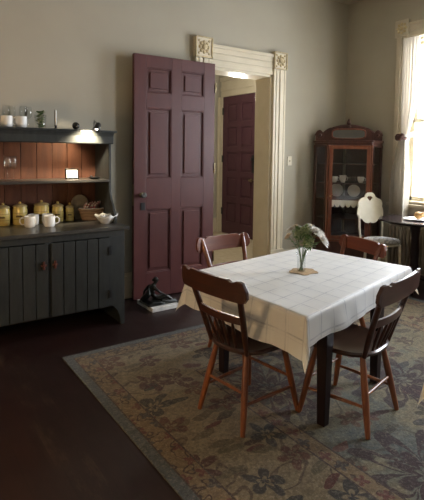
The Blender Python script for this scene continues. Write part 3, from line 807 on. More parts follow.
# scalloped bowl of packets
t = thing('scalloped_bowl', 'scalloped glass and china bowl near the right end of the counter', 'bowl', (1.665,4.085,CT), scale=1.5)
w = MB(); n = 48; prof = [(0,0),(.03,0),(.034,.006),(.055,.03),(.072,.05)]
vs = []; fs = []
for k, (r, z) in enumerate(prof):
    for i in range(n):
        a = 2*pi*i/n; q = 1+.045*(k/4)**2*cos(8*a); vs.append((r*q*cos(a), r*q*sin(a)*.85, z+.005*(k == 4)*cos(8*a)))
for k in range(4):
    for i in range(n): j = (i+1) % n; fs.append((k*n+i, k*n+j, (k+1)*n+j, (k+1)*n+i))
w.add(vs, fs); w.build('bowl', 'white_china', t, smooth=True, solid=.003)
rr = random.Random(11)
for k in range(14):
    w = MB(); w.box(-.02,.02,-.0035,.0035,0,.034)
    o = w.build('sugar_packet', 'napkin_white', None, bevel=.001, loc=(1.665-.062+.0095*k, 4.075+rr.uniform(-.03,.03), CT+.045), rot=(rr.uniform(-.3,.3), rr.uniform(-.4,.4), rr.uniform(.6,2.4)))
    tag(o, 'small white paper packet standing in the scalloped bowl', 'sugar packet', 'white packets in the scalloped bowl')

# ------------------------------------------------------------------ chairs (local: facing +X, origin between the feet)
def make_chair(name, label, seat='seatwood', back='backwood', leg='chair', crest='backwood'):
    t = thing(name, label, 'chair')
    SZ = .435
    # seat: rounded plank, wider at the front
    out = []
    for i in range(40):
        a = 2*pi*i/40; ca, sa = cos(a), sin(a)
        e = .55
        x = .215*(abs(ca)**e)*(1 if ca > 0 else -1); y = (.205+.02*x/.215)*(abs(sa)**e)*(1 if sa > 0 else -1)
        if x < -.1: y *= 1-.25*((-.1-x)/.115)**2
        out.append((x, y))
    n = 40; vs = []; fs = []
    rings = [(.90,-.017),(1,-.008),(1.005,.006),(.96,.014),(.80,.008),(.45,.002),(0.02,.001)]
    for s_, z in rings:
        for x, y in out: vs.append((x*s_, y*s_, SZ+z))
    for k in range(len(rings)-1):
        for i in range(n): j = (i+1) % n; fs.append((k*n+i, k*n+j, (k+1)*n+j, (k+1)*n+i))
    fs.append(tuple(range(n))[::-1]); fs.append(tuple((len(rings)-1)*n+i for i in range(n)))
    w = MB(); w.add(vs, fs); w.build('seat', seat, t, smooth=True)
    feet = {}
    for fx, sy in ((1,1),(1,-1),(-1,1),(-1,-1)):
        top = Vector((fx*.145, sy*(.145 if fx > 0 else .12), SZ-.012)); bot = Vector((fx*.225+ (0 if fx > 0 else -.005), sy*(.205 if fx > 0 else .185), 0))
        prof = [(0,.014),(.12,.0165),(.45,.0205),(.62,.0205),(.85,.0175),(1,.0155)]
        pts = [bot.lerp(top, p) for p, r in prof]
        w = MB(); w.tube(pts, [r for p, r in prof], 12); w.build('leg', leg, t, smooth=True)
        feet[(fx, sy)] = (bot, top)
    def at(fx, sy, q): b, tp = feet[(fx, sy)]; return b.lerp(tp, q)
    for sy in (1,-1):
        a, b = at(1, sy, .36), at(-1, sy, .36)
        w = MB(); w.tube([a, a.lerp(b,.5), b], [.008,.0115,.008], 10); w.build('side_stretcher', leg, t, smooth=True)
    for fx, q in ((1,.5),(-1,.5)):
        a, b = at(fx, 1, q), at(fx, -1, q)
        w = MB(); w.tube([a, a.lerp(b,.5), b], [.008,.0105,.008], 10); w.build('cross_stretcher', leg, t, smooth=True)
    # back: two posts raked and flared, crest, mid rail, short spindles
    def post(sy, z):   # position on a post at height z above the seat
        q = z/.44
        return Vector((-.175-.125*q-.02*q*q, sy*(.150+.060*q), SZ+.005+z))
    for sy in (1,-1):
        zs = [-.012,.05,.14,.2,.28,.36,.425]; rs = [.014,.016,.018,.018,.018,.017,.013]
        w = MB(); w.tube([post(sy, z) for z in zs], rs, 12, squash=1.0); w.build('back_post', back, t, smooth=True)
    def rail(name, z0, z1, th, over, shaped, mat):
        w = MB(); n = 28; vs = []; fs = []
        for i in range(n+1):
            u = -1+2*i/n
            zc = (z0+z1)/2
            p = post(1, zc); ymax = abs(p.y)+over; y = ymax*u
            bow = -.028*(1-u*u)
            x0 = p.x+bow
            top = z1; botz = z0
            if shaped:
                au = abs(u)
                # scrolled ends, raised centre
                top = z1 + (.004 if au < .6 else -.010*sin((au-.6)/.14*pi) if au < .74 else .006*sin((au-.74)/.18*pi) if au < .92 else -.045*((au-.92)/.08)**2)
                botz = z0 + (.03*((au-.9)/.1)**2 if au > .9 else 0)
            for xx, zz in ((x0-th/2+.0,botz),(x0+th/2,botz),(x0+th/2-.03*(zz_ if False else (top-botz)/.1*.35),top),(x0-th/2-.03*((top-botz)/.1*.35),top)):
                vs.append((xx, y, SZ+.005+zz))
        for i in range(n):
            for j in range(4):
                a = i*4+j; b = i*4+(j+1) % 4; fs.append((a, b, b+4, a+4))
        fs.append((0,1,2,3)); fs.append((n*4+3,n*4+2,n*4+1,n*4))
        w.add(vs, fs); w.build(name, mat, t, bevel=.003)
    rail('crest_rail', .322, .435, .022, .068, True, crest)
    rail('middle_rail', .175, .220, .018, -.0, False, back)
    for k in range(4):
        u = (-.6+.4*k); p = post(1,.18); b = Vector((-.178-.006*(1-u*u), .125*u, SZ+.004)); q = Vector((p.x-.028*(1-u*u), abs(p.y)*u, SZ+.185))
        w = MB(); w.tube([b, b.lerp(q,.3), b.lerp(q,.55), b.lerp(q,.8), q], [.006,.0095,.011,.009,.006], 9); w.build('spindle', back, t, smooth=True)
    return t
G = 'plank seat dining chairs around the cloth covered table'
RZ = .0092
c = make_chair('dining_chair', 'dark brown plank seat dining chair at the left end of the table nearest the hutch'); c.location = (1.765,2.13,RZ); c.rotation_euler = (0,0,radians(6)); c['group'] = G; c.scale = (.97,1.0,1.0)
chA = c
c = copy_tree(chA); c['label'] = 'dark brown dining chair on the near right side of the table by its front leg'; c.location = (2.27,1.785,RZ); c.rotation_euler = (0,0,radians(103)); c.scale = (.92,1.1,.99)
c = make_chair('dining_chair', 'dining chair at the far side near the doorway, crest rail shining in the light', 'seatwood', 'redwood', 'chair', 'redwood')
c.location = (2.28,2.78,RZ); c.rotation_euler = (0,0,radians(-88)); c['group'] = G; c.scale = (1,1.02,.98); chC = c
c = copy_tree(chC); c['label'] = 'red brown dining chair at the far right end, in front of the corner cabinet'; c.location = (3.03,2.60,RZ); c.rotation_euler = (0,0,radians(168)); c.scale = (1,1.06,.93)

# ------------------------------------------------------------------ tables and cloths
def cloth_mesh(quad, z, ext, name, label, flare=.10, seed=1, tipflare=.5):
    # quad: 4 plan corners (CCW) P00,P10,P11,P01 ; ext: overhang beyond s=0,s=1,t=0,t=1 in metres
    P00,P10,P11,P01 = [Vector((a,b,0)) for a,b in quad]
    Ls = ((P10-P00).length+(P11-P01).length)/2; Lt = ((P01-P00).length+(P11-P10).length)/2
    step = .0125
    def axis(L, a, b):
        n0 = max(3, round(a/step)); n1 = max(3, round(b/step)); nm = round(L/.02)
        return [-a+a*i/n0 for i in range(n0)] + [L*i/nm for i in range(nm+1)] + [L+b*(i+1)/n1 for i in range(n1)]
    A = axis(Ls, ext[0], ext[1]); B = axis(Lt, ext[2], ext[3])
    ph = seed*1.7
    w = MB(); w.uv = []
    for b in B:
        for a in A:
            ca, cb = min(max(a,0),Ls), min(max(b,0),Lt)
            s, t = ca/Ls, cb/Lt
            p = P00*(1-s)*(1-t)+P10*s*(1-t)+P11*s*t+P01*(1-s)*t
            ds = (P10-P00).lerp(P11-P01, t).normalized(); dt = (P01-P00).lerp(P11-P10, s).normalized()
            da, db = a-ca, b-cb
            r = hypot(da, db)
            zz = z
            if r > 1e-6:
                th = atan2(abs(db), abs(da)); corner = min(abs(da), abs(db))/max(abs(da), abs(db))
                f = flare + (tipflare-flare)*sin(2*th)**2 if corner > 0 else flare
                u = (ca if abs(db) > 0 and da == 0 else cb)
                f += .10*sin(u*11+ph)*min(1,r/.12)+.05*sin(u*23+ph*2)*min(1,r/.12) if corner == 0 else 0
                if corner > 0:
                    f += .10*sin(2*th)*sin(6*th+ph)*0
                    # meet the straight skirts continuously
                    k = 1-sin(2*th); ue = ca if th > pi/4 else cb
                    f += k*(.10*sin(ue*11+ph)+.05*sin(ue*23+ph*2))*min(1,r/.12)
                f = max(.02, min(.8, f))
                d = (ds*da+dt*db).normalized()
                rr_ = .012            # rounded edge
                off = f*r+rr_*(1-math.exp(-r/.01)); dz = r*sqrt(1-f*f)
                p = p+d*off; zz = z-max(0, dz-.008*(1-math.exp(-r/.008)))
            else:
                zz = z + .0008*sin(a*17+1)*sin(b*13)
            w.v.append(Vector((p.x, p.y, zz))); w.uv.append((a, b))
    n = len(A)
    for j in range(len(B)-1):
        for i in range(n-1): k = j*n+i; w.f.append((k, k+1, k+n+1, k+n))
    o = w.build(name, 'cloth', None, smooth=True)
    return tag(o, label, 'tablecloth')
TQ = [(1.712,1.62), (3.12,1.96), (2.968,2.87), (1.695,2.675)]
cloth_mesh(TQ, .737, (.225,.17,.155,.20), 'tablecloth', 'white windowpane weave tablecloth with skirt tinted as by warm light draped over the dining table', seed=2, tipflare=.3)
tt = thing('dining_table', 'dining table with near black square legs under the white tablecloth', 'table', (2.40,2.32,0))
def shrink(q, f, c=(2.40,2.32)): return [((x-c[0])*f, (y-c[1])*f) for x, y in q]
MB().prism(shrink(TQ,.992), .709, .733, 'XY').build('tabletop', 'tablewood', tt, bevel=.006)
legs = [(2.02,1.765),(2.70,1.915),(2.60,2.70),(1.93,2.60)]
inn = [(x-2.40, y-2.32) for x, y in legs]
for x, y in inn:
    w = MB(); s1, s0 = .034, .025
    ang = R(radians(8))
    vs = [(sx*s, sy*s, z) for z, s in ((RZ,s0),(.5,s1),(.709,s1)) for sx, sy in ((-1,-1),(1,-1),(1,1),(-1,1))]
    fs = [(0,3,2,1),(8,9,10,11)]+[(k*4+i, k*4+(i+1)%4, k*4+4+(i+1)%4, k*4+4+i) for k in range(2) for i in range(4)]
    w.add(vs, fs, T(x,y,0)@ang); w.build('leg', 'tablewood', tt, bevel=.004)
w = MB()
for k in range(4):
    a = Vector((*inn[k],0)); b = Vector((*inn[(k+1)%4],0)); d = (b-a).normalized(); n = Vector((-d.y,d.x,0))*.011
    w.prism([tuple((a-n)[:2]),tuple((b-n)[:2]),tuple((b+n)[:2]),tuple((a+n)[:2])], .62, .709, 'XY')
w.build('apron', 'tablewood', tt, bevel=.003)

# second table at the right edge
Q2 = [(2.02,1.22), (2.80,1.02), (2.55,.12), (1.77,.32)]
Q2 = [(2.62,.10), (2.86,.82), (1.975,1.085), (1.80,.36)]
o = cloth_mesh(Q2, .722, (.23,.23,.23,.23), 'tablecloth', 'cream tablecloth corner hanging in at the right edge of the picture', seed=5, flare=.06, tipflare=.2)
t2 = thing('dining_table', 'second dining table under a cream cloth at the right edge', 'table', (2.32,.62,0))
MB().prism(shrink(Q2,.99,(2.32,.62)), .694, .718, 'XY').build('tabletop', 'tablewood', t2, bevel=.006)
for x, y in shrink(Q2,.78,(2.32,.62)): MB().box(x-.03,x+.03,y-.03,y+.03,RZ,.694).build('leg', 'tablewood', t2, bevel=.004)

# ------------------------------------------------------------------ vase and flowers
VX, VY, VZ = 2.34, 2.275, .7385
pl = MB(); rr = random.Random(2); pts = []
for i in range(40):
    a = 2*pi*i/40; r = .088+.010*sin(5*a)+.006*rr.uniform(-1,1); pts.append((r*cos(a)*1.08, r*sin(a)))
pl.prism(pts, 0, .003, 'XY')
tag(pl.build('burlap_mat', 'burlap', loc=(VX+.01,VY-.01,VZ)), 'ragged round tan burlap mat under the flower vase', 'place mat')
va = thing('glass_vase', 'small clear glass vase holding flowers in the middle of the table', 'vase', (VX,VY,VZ+.0035))
MB().lathe([(.001,.0),(.028,.0),(.030,.01),(.027,.05),(.030,.10),(.040,.135)], 24, cap=False).build('vase_body', 'glass', va, smooth=True, solid=.002)
MB().lathe([(.001,.004),(.027,.006),(.0255,.05),(.0265,.075),(.001,.0755)], 24, cap=False).build('water', 'glass', va, smooth=True)
def mum(head, r, label, mat='petal', layers=5, stem_off=(0,0)):
    t = thing('cut_flower', label, 'flower', (VX,VY,VZ+.006), group='cut flowers in the glass vase')
    r *= 1.28; H = Vector(head); b = Vector((stem_off[0], stem_off[1], .004))
    mid = Vector((stem_off[0]*-.6, stem_off[1]*-.6, .12)).lerp(H, .15)
    w = MB(); w.tube([b, b.lerp(mid,.5), mid, mid.lerp(H,.5)+Vector((0,0,.008)), H], .0022, 6); w.build('stem', 'leaf', t, smooth=True)
    d = (H-mid).normalized(); q = d.to_track_quat('Z','Y').to_matrix().to_4x4()
    w = MB(); rr = random.Random(int(H.x*1e4) & 255)
    for L in range(layers):
        el = radians(8+75*L/layers); n = 18-2*L
        for k in range(n):
            a = 2*pi*k/n+L*.4+rr.uniform(-.1,.1)
            dv = Vector((cos(a)*cos(el), sin(a)*cos(el), sin(el)))
            leaf(w, (q.to_3x3() @ (dv*r*.12))+H, q.to_3x3() @ dv, r*(1-.10*L), r*.15, .1)
    bl = w.build('petals', mat, t)
    w = MB(); w.ball((0,0,0), r*.22, 10, 7, (1,1,.8), T(*H)@q@T(0,0,r*.12)); w.build('flower_centre', 'pollen' if mat == 'petal' else mat, bl, smooth=True)
    w = MB()
    for k in range(5):
        p = mid.lerp(H, .1+.17*k); a = k*2.3
        leaf(w, p, (cos(a), sin(a), .3), .035, .011)
    w.build('leaves', 'leaf', t)
rx, ry = .82, -.57     # picture-right direction on the table plane
def PR(u, v, z): u *= 1.12; return (rx*u+.57*v, ry*u+.82*v, z*1.10+.012)
mum(PR(.118,-.03,.185), .043, 'white chrysanthemum hanging lowest on the right of the bouquet', stem_off=(-.012,.0))
mum(PR(.105,.02,.222), .042, 'white chrysanthemum second from the right in the bouquet', stem_off=(-.012,.006))
mum(PR(.075,-.035,.235), .042, 'white chrysanthemum towards the front right of the bouquet', stem_off=(-.01,-.008))
mum(PR(.055,.03,.252), .040, 'white chrysanthemum at the top right of the bouquet', stem_off=(-.004,-.012))
mum(PR(-.062,.01,.245), .030, 'pale white flower at the upper left of the bouquet', stem_off=(.01,.004), layers=6)
mum(PR(-.085,-.01,.205), .026, 'peach flower lowest on the left of the bouquet', 'peach', stem_off=(.012,-.004), layers=6)
mum(PR(-.035,.03,.262), .022, 'small peach bud at the top left of the bouquet', 'peach', stem_off=(.006,-.01), layers=6)
# green filler sprays
for q, (u, v, z, lab) in enumerate(((-.025,0,.225,'spray of pale green filler on the left side of the bouquet'), (.02,-.02,.245,'spray of green filler in the middle of the bouquet'), (.035,-.01,.18,'dark leafy spray low in the middle of the bouquet'))):
    t = thing('greenery_spray', lab, 'foliage', (VX,VY,VZ+.006), group='greenery in the glass vase')
    H = Vector(PR(u,v,z)); rr = random.Random(40+q)
    MB().tube([(.006*(q-1),.004*(q-1),.004), H*.5, H], .0022, 6).build('stem', 'leaf', t)
    w = MB(); w2 = MB()
    for k in range(110):
        d = Vector((rr.gauss(0,1), rr.gauss(0,1), rr.gauss(0,1))).normalized(); p = H+Vector((d.x*.042,d.y*.042,d.z*.045))*rr.uniform(.3,1)
        if k % 2: leaf(w, p, (d.x,d.y,d.z+.5), rr.uniform(.015,.03), .007)
        else: w2.ball(p, rr.uniform(.004,.008), 6, 4)
    w.build('leaves', 'leaf', t); w2.build('buds', 'palegreen', t)
t = thing('greenery_spray', 'single leaf drooping over the vase rim on the right', 'foliage', (VX,VY,VZ+.006), group='greenery in the glass vase')
H = Vector(PR(.045,-.02,.145)); MB().tube([(0,0,.01), H*.6+Vector((0,0,.04)), H], .002, 6).build('stem', 'leaf', t)
w = MB(); leaf(w, H, PR(.6,0,-.5), .03, .012); leaf(w, H, PR(.2,-.3,-.8), .025, .01); w.build('leaves', 'leaf', t)

# ------------------------------------------------------------------ statue on marble slab, in front of the door
sl = tag(MB().box(-.15,.15,-.17,.17,0,.04).build('marble_slab', 'marble', bevel=.004, loc=(2.235,4.14,0.0005)), 'white marble slab on the floor in front of the red door', 'slab')
st = thing('bronze_figurine', 'dark bronze figurine of a seated reclining figure on the white slab', 'statue', (2.225,4.13,.0405), scale=1.22)
def skin(name, mat, parent, joints, bones, root=0, sub=2):
    me = bpy.data.meshes.new(name); me.from_pydata([j[0] for j in joints], bones, [])
    o = bpy.data.objects.new(name, me); COL.objects.link(o); o.parent = parent; me.materials.append(MT[mat])
    m = o.modifiers.new('skin', 'SKIN'); me.skin_vertices.new() if not me.skin_vertices else None
    for i, j in enumerate(joints):
        r = j[1]; r = r if isinstance(r, tuple) else (r, r)
        me.skin_vertices[0].data[i].radius = r; me.skin_vertices[0].data[i].use_root = (i == root)
    m.use_smooth_shade = True
    s = o.modifiers.new('sub', 'SUBSURF'); s.levels = sub; s.render_levels = sub
    return o
# seated, leaning on the left, legs stretched to picture right, head bowed
J = [((-.045,.0,.035),(.036,.03)),    #0 pelvis
     ((-.055,.0,.075),(.028,.024)),   #1 waist
     ((-.055,-.005,.115),(.034,.024)),#2 chest
     ((-.045,-.008,.14),(.026,.02)),  #3 upper chest
     ((-.035,-.012,.16),(.011,.011)), #4 neck
     ((-.026,-.018,.178),(.017,.018)),#5 head low
     ((-.022,-.02,.197),(.019,.02)),  #6 head top
     ((-.05,-.045,.135),(.014,.014)), #7 near shoulder
     ((-.015,-.068,.10),(.011,.011)), #8 near elbow
     ((.03,-.055,.075),(.008,.008)),  #9 near wrist
     ((-.06,.035,.135),(.014,.014)),  #10 far shoulder
     ((-.09,.06,.09),(.011,.011)),    #11 far elbow
     ((-.10,.055,.03),(.008,.008)),   #12 far wrist
     ((-.005,-.035,.035),(.023,.023)),#13 near hip
     ((.05,-.05,.06),(.017,.017)),    #14 near knee
     ((.105,-.06,.02),(.011,.011)),   #15 near ankle
     ((.13,-.062,.012),(.008,.008)),  #16 near toe
     ((-.005,.03,.03),(.023,.023)),   #17 far hip
     ((.06,.04,.032),(.017,.017)),    #18 far knee
     ((.115,.01,.018),(.011,.011)),   #19 far ankle
     ((.138,.0,.013),(.008,.008)),    #20
     ((.043,-.05,.07),(.007,.007)),   #21 hand near
     ((-.098,.05,.014),(.008,.008))]  #22 hand far
B = [(0,1),(1,2),(2,3),(3,4),(4,5),(5,6),(3,7),(7,8),(8,9),(9,21),(3,10),(10,11),(11,12),(12,22),(0,13),(13,14),(14,15),(15,16),(0,17),(17,18),(18,19),(19,20)]
skin('figure', 'bronze', st, J, B)
w = MB(); w.ball((-.026,-.015,.195), .0225, 14, 9, (1,1,.95)); w.ball((-.044,-.008,.192), .012, 10, 7); w.build('hair', 'bronze', st, smooth=True)
w = MB(); w.ball((-.004,-.027,.19), .004, 8, 6); w.ball((-.014,-.034,.182), .003, 6, 5)
for sx in (0,1): w.ball((-.008+.0*sx-.006*sx,-.030-.006*sx,.197), .003, 6, 5)
w.build('face', 'bronze', st, smooth=True)
w = MB(); w.prism([(-.13,0),(.14,0),(.15,.012),(.10,.02),(.02,.016),(-.02,.03),(-.09,.034),(-.125,.02)], -.095, .085, 'XZ'); w.build('base', 'bronze', st, bevel=.008)
w = MB()   # drapery and a low rail of the base
w.tube([(-.11,.03,.03),(-.09,-.02,.09),(-.085,-.01,.13)], [.03,.022,.01], 10); w.build('drapery', 'bronze', st, smooth=True); w = MB(); w.tube([(.0,-.07,.028),(.07,-.08,.02),(.13,-.075,.018)], [.016,.014,.009], 8)
w.build('drapery', 'bronze', st, smooth=True)
for hand, base_, dirv in (('near',(.043,-.05,.07),(1,.1,-.2)), ('far',(-.098,.05,.014),(.3,-.1,-.05))):
    w = MB(); d = Vector(dirv).normalized(); s = d.cross(Vector((0,0,1))).normalized()
    for k in range(4):
        o0 = Vector(base_)+s*(k-1.5)*.0035; L = (.014,.016,.0155,.012)[k]
        w.tube([o0, o0+d*L*.6, o0+d*L+Vector((0,0,-.003))], [.0019,.0017,.0012], 6)
    w.tube([Vector(base_)-s*.005, Vector(base_)-s*.009+d*.006], [.002,.0014], 6)
    w.build('fingers', 'bronze', st, smooth=True)

# ------------------------------------------------------------------ corner cabinet. local frame: +X = left/right along its front, -Y = into the room
K = Vector((WX, WY, 0)); U = Vector((.7071,-.7071,0)); NN = Vector((-.7071,-.7071,0))
cab = thing('corner_cabinet', 'tall mahogany glass fronted china cabinet with mirrored crest in the room corner', 'cabinet', K+NN*.03, radians(-45))
plan = [(-.27,-.72),(.27,-.72),(.43,-.46),(.43,-.44),(.03,-.03),(-.03,-.03),(-.43,-.44),(-.43,-.46)]
def ins(f): return [(x*f, y*f-.02*(1-f)*10*0) for x, y in plan]
MB().prism(plan, .05, .40, 'XY').build('lower_case', 'cabinet_dark', cab, bevel=.006)
MB().prism([(x*1.02,y*1.01) for x,y in plan], .0, .055, 'XY').build('plinth', 'cabinet_dark', cab, bevel=.004)
MB().prism([(x*1.03,y*1.015) for x,y in plan], .40, .43, 'XY').build('waist_moulding', 'cabinet', cab, bevel=.006)
MB().prism([(x*1.02,y*1.01) for x,y in plan], 1.665, 1.70, 'XY').build('top_board', 'cabinet_dark', cab, bevel=.004)
MB().prism([(x*1.06,y*1.03) for x,y in plan], 1.70, 1.725, 'XY').build('cornice', 'cabinet_dark', cab, bevel=.008)
w = MB(); 
w.prism([(-.43,-.46),(-.43,-.44),(-.02,-.03),(-.02,-.05)], .43, 1.665, 'XY'); w.prism([(.43,-.46),(.43,-.44),(.02,-.03),(.02,-.05)], .43, 1.665, 'XY')
w.build('back_panel', 'cabinet_dark', cab)
for x, y, r in ((-.43,-.46,.018),(.43,-.46,.018),(-.275,-.715,.018),(.275,-.715,.018)):
    MB().lathe([(r,.43),(r,.47),(r*.75,.48),(r*.75,1.62),(r,1.63),(r,1.665)], 12, T(x,y,0)).build('corner_post', 'cabinet_dark' if abs(x) > .4 else 'cabinet', cab, smooth=True)
def frame(w, a, b, z0, z1, wd, th=.022):
    a = Vector((*a,0)); b = Vector((*b,0)); L = (b-a).length; ang = atan2((b-a).y, (b-a).x); m = T(a.x,a.y,0)@R(ang)
    w.box(0,wd,-th/2,th/2,z0,z1,m); w.box(L-wd,L,-th/2,th/2,z0,z1,m); w.box(wd-.001,L-wd+.001,-th/2,th/2,z0,z0+wd,m); w.box(wd-.001,L-wd+.001,-th/2,th/2,z1-wd,z1,m); return m, L
w = MB(); m, L = frame(w, (-.258,-.722), (.258,-.722), .435, 1.66, .048); cd = w.build('door', 'cabinet', cab, bevel=.004)
MB().box(.045, L-.045, -.002, .002, .48, 1.615, m).build('glass', 'glass', cd)
MB().lathe([(.005,0),(.011,.012),(.008,.02),(.001,.022)], 12, T(-.235,-.733,1.0)@R(pi/2,'X')).build('knob', 'brass', cd, smooth=True)
for sx in (-1,1):
    w = MB(); m, L = frame(w, (sx*.29,-.695), (sx*.42,-.48), .435, 1.66, .018); w.build('side_frame', 'cabinet_dark', cab, bevel=.002)
    MB().box(.016, L-.016, -.002, .002, .45, 1.645, m).build('side_glass', 'glass', cab)
for z in (.69, .945, 1.155, 1.41):
    MB().prism([(x*.93,(y+.0)*.955) for x,y in plan[:4]+plan[6:]] if 0 else [(-.25,-.69),(.25,-.69),(.39,-.47),(.06,-.09),(-.06,-.09),(-.39,-.47)], z, z+.012, 'XY').build('shelf', 'cabinet_dark', cab, bevel=.001)
# scalloped white shelf edging
w = MB(); pts = [(-.24,.90)]
n = 7
for k in range(n):
    for i in range(1,9): a = pi+pi*i/8; pts.append((-.24+.48*(k+.5+.5*cos(a))/n, .90+.05*sin(a)))
pts += [(.24,.945),(-.24,.945)]
w.prism(pts, -.694, -.691, 'XZ'); w.build('shelf_edging', 'white_paint', cab)
# pediment
def ped(x):   # top outline
    ax = abs(x)/.43
    if ax < .5: return .160+.040*cos(ax/.5*pi/2)
    if ax < .76: return .095+.062*cos((ax-.5)/.26*pi/2)
    return .062+.066*sin((ax-.76)/.24*pi)
pts = [(.43*(-1+2*i/48), 1.725+ped(.43*(-1+2*i/48))) for i in range(49)]
w = MB(); w.prism([(-.43,1.725)]+pts+[(.43,1.725)], -.50, -.475, 'XZ'); pe = w.build('pediment', 'cabinet_dark', cab, bevel=.006)
w = MB(); ov = []
for i in range(32):
    a = 2*pi*i/32; e = .5; ov.append((.215*abs(cos(a))**e*(1 if cos(a)>0 else -1), 1.815+.064*abs(sin(a))**e*(1 if sin(a)>0 else -1)))
w.prism(ov, -.508, -.499, 'XZ'); w.build('mirror', 'mirror', pe)
w = MB(); w.tube([(x,-.508,z) for x,z in ov], .010, 8, closed=True); w.build('mirror_frame', 'cabinet', pe, smooth=True)
w = MB(); w.tube([(x,-.49,z+.004) for x,z in pts], .016, 8); w.build('moulding', 'cabinet_dark', pe, smooth=True)
w = MB()
for sx in (-1,1):
    w.lathe([(.0,-.02),(.05,-.016),(.055,0),(.05,.016),(0,.02)], 16, T(sx*.37,-.487,1.80)@R(pi/2,'X')); w.ball((sx*.37,-.515,1.80), .02, 10, 7)
w.build('scroll', 'cabinet_dark', pe, smooth=True)
w = MB(); w.lathe([(.03,1.90),(.034,1.92),(.018,1.935),(.03,1.955),(.022,1.985),(.004,2.02)], 14, T(0,-.487,0)); w.build('finial', 'cabinet_dark', pe, smooth=True)
# china in the cabinet (world placed)
def cabpt(x, y, z): p = K+NN*.03+U*x-NN*y*1.0; return (p.x, p.y, z)
Rc = radians(-45)
def cupd(name, label, x, y, z, r, h, mat='white_china', grp='white cups on the middle cabinet shelf'):
    p = cab.matrix_basis @ Vector((x,y,z)) if False else (T(*(K+NN*.03)) @ R(Rc)) @ Vector((x,y,z))
    t = thing(name, label, name.split('_')[-1], p, Rc, grp)
    MB().lathe([(.001,0),(r*.55,0),(r*.6,.006),(r*.95,h*.5),(r,h),(r*.93,h),(r*.85,h*.5),(.001,.01)], 18, cap=False).build('body', mat, t, smooth=True)
    MB().tube([(r*.9,0,h*.8),(r*1.4,0,h*.75),(r*1.35,0,h*.35),(r*.85,0,h*.3)], .004, 6).build('handle', mat, t, smooth=True)
names = ['white china cup at the left end of the row on the third cabinet shelf','white china cup second in the row on the third cabinet shelf','white china cup third in the row on the third cabinet shelf','white china cup at the right end of the row on the third cabinet shelf']
for k, x in enumerate((-.17,-.06,.06,.17)): cupd('china_cup', names[k], x, -.55+.02*(k%2), 1.168, .046, .08+.015*(k==1), 'glass' if k in (2,) else 'white_china', 'cups on the third cabinet shelf')
# plates standing on middle shelf
def plate(label, x, y, z, r, tilt=-75):
    p = (T(*(K+NN*.03)) @ R(Rc)) @ Vector((x,y,z+r*sin(radians(80))))
    o = MB().lathe([(.001,0),(r*.6,0),(r,.014),(r,.018),(r*.6,.006),(.001,.005)], 28, cap=False).build('china_plate', 'white_china', None, smooth=True, loc=p)
    o.rotation_euler = (Matrix.Rotation(Rc,3,'Z') @ Matrix.Rotation(radians(80),3,'X')).to_euler()
    tag(o, label, 'plate', 'plates standing in the cabinet')
plate('white plate standing at the left of the scalloped cabinet shelf', -.12, -.30, .958, .09)
plate('white plate standing at the right of the scalloped cabinet shelf', .11, -.30, .958, .085)
cupd('glass_pitcher', 'small glass pitcher on the top cabinet shelf', -.0, -.52, 1.423, .045, .12, 'glass', 'glassware in the cabinet')
cupd('glass_bowl', 'wide glass bowl on the lowest cabinet shelf', .02, -.5, .703, .10, .09, 'glass', 'glassware in the cabinet')

# ------------------------------------------------------------------ white painted chair with cushion
wc = thing('painted_chair', 'off-white painted side chair with cut-out scalloped back beside the corner cabinet', 'chair', (5.05,3.53,0), radians(-20), scale=1.0)
# local: back plane near -X/+Y; the chair faces +X, panel seen broadside
w = MB(); SZ = .47
pts = []
for i in range(36):
    a = 2*pi*i/36; pts.append((.22*cos(a)-.02, .20*sin(a)))
w.prism(pts, SZ-.03, SZ, 'XY'); w.build('seat', 'white_paint', wc, bevel=.006)
for x, y in ((-.14,-.13),(.14,-.13),(-.15,.14),(.14,.13)):
    w = MB(); w.tube([(x,y,SZ-.02),(x*1.05,y*1.05,.2),(x*1.15,y*1.15,0)], [.019,.017,.012], 10); w.build('leg', 'white_paint', wc, smooth=True)
bk = T(-.045,.185,0) @ R(radians(0))
for x in (-.165,.165):
    w = MB(); w.tube([Vector((x*.92,0,SZ-.03)),Vector((x,.02,.62)),Vector((x,.035,.78))], .014, 10, mat=bk); w.build('back_post', 'white_paint', wc, smooth=True)
# scalloped panel with a heart opening: built as a ring strip between outline and opening
def rad_panel(a):   # outer outline, angle from centre
    x, z = sin(a), cos(a)
    rr_ = .185
    d = .0
    d += .018*cos(7*a)
    if abs(a) < .55: d += .055*cos(a/.55*pi/2)
    return rr_*(1+.0*x)+d
half = [(0,1.062),(.03,1.06),(.058,1.045),(.074,1.02),(.078,.995),(.084,.978),(.105,.984),(.14,.978),(.168,.955),(.178,.915),(.168,.885),(.176,.865),(.186,.835),(.188,.79),(.176,.755),(.155,.735),(.13,.735),(.112,.722),(.098,.70),(.07,.68),(.04,.672),(.018,.676),(0,.69)]
O_ = half + [(-x, z) for x, z in half[-2:0:-1]]; n = len(O_); I_ = []
for i in range(n):
    a = 2*pi*i/n; I_.append((.045*sin(a)**3, .995+.046*(.8125*cos(a)-.3125*cos(2*a)-.125*cos(3*a))))
w = MB(); vs = []
for t_ in (.0,.018):
    for (x,z) in O_: vs.append((x, .012+(z-.5)*.09+t_, z))
    for (x,z) in I_: vs.append((x, .012+(z-.5)*.09+t_, z))
fs = []
for i in range(n):
    j = (i+1) % n
    fs.append((i, j, n+j, n+i)); fs.append((2*n+i, 3*n+i, 3*n+j, 2*n+j))
    fs.append((i, 2*n+i, 2*n+j, j)); fs.append((n+i, n+j, 3*n+j, 3*n+i))
w.add(vs, fs, bk); w.build('back_panel', 'white_paint', wc)
w = MB(); w.lathe([(.001,0),(.17,0),(.20,.012),(.205,.022),(.19,.036),(.12,.046),(.001,.05)], 32, T(-.03,0,0) @ Matrix.Diagonal((1.12,.98,1,1)), cap=False)
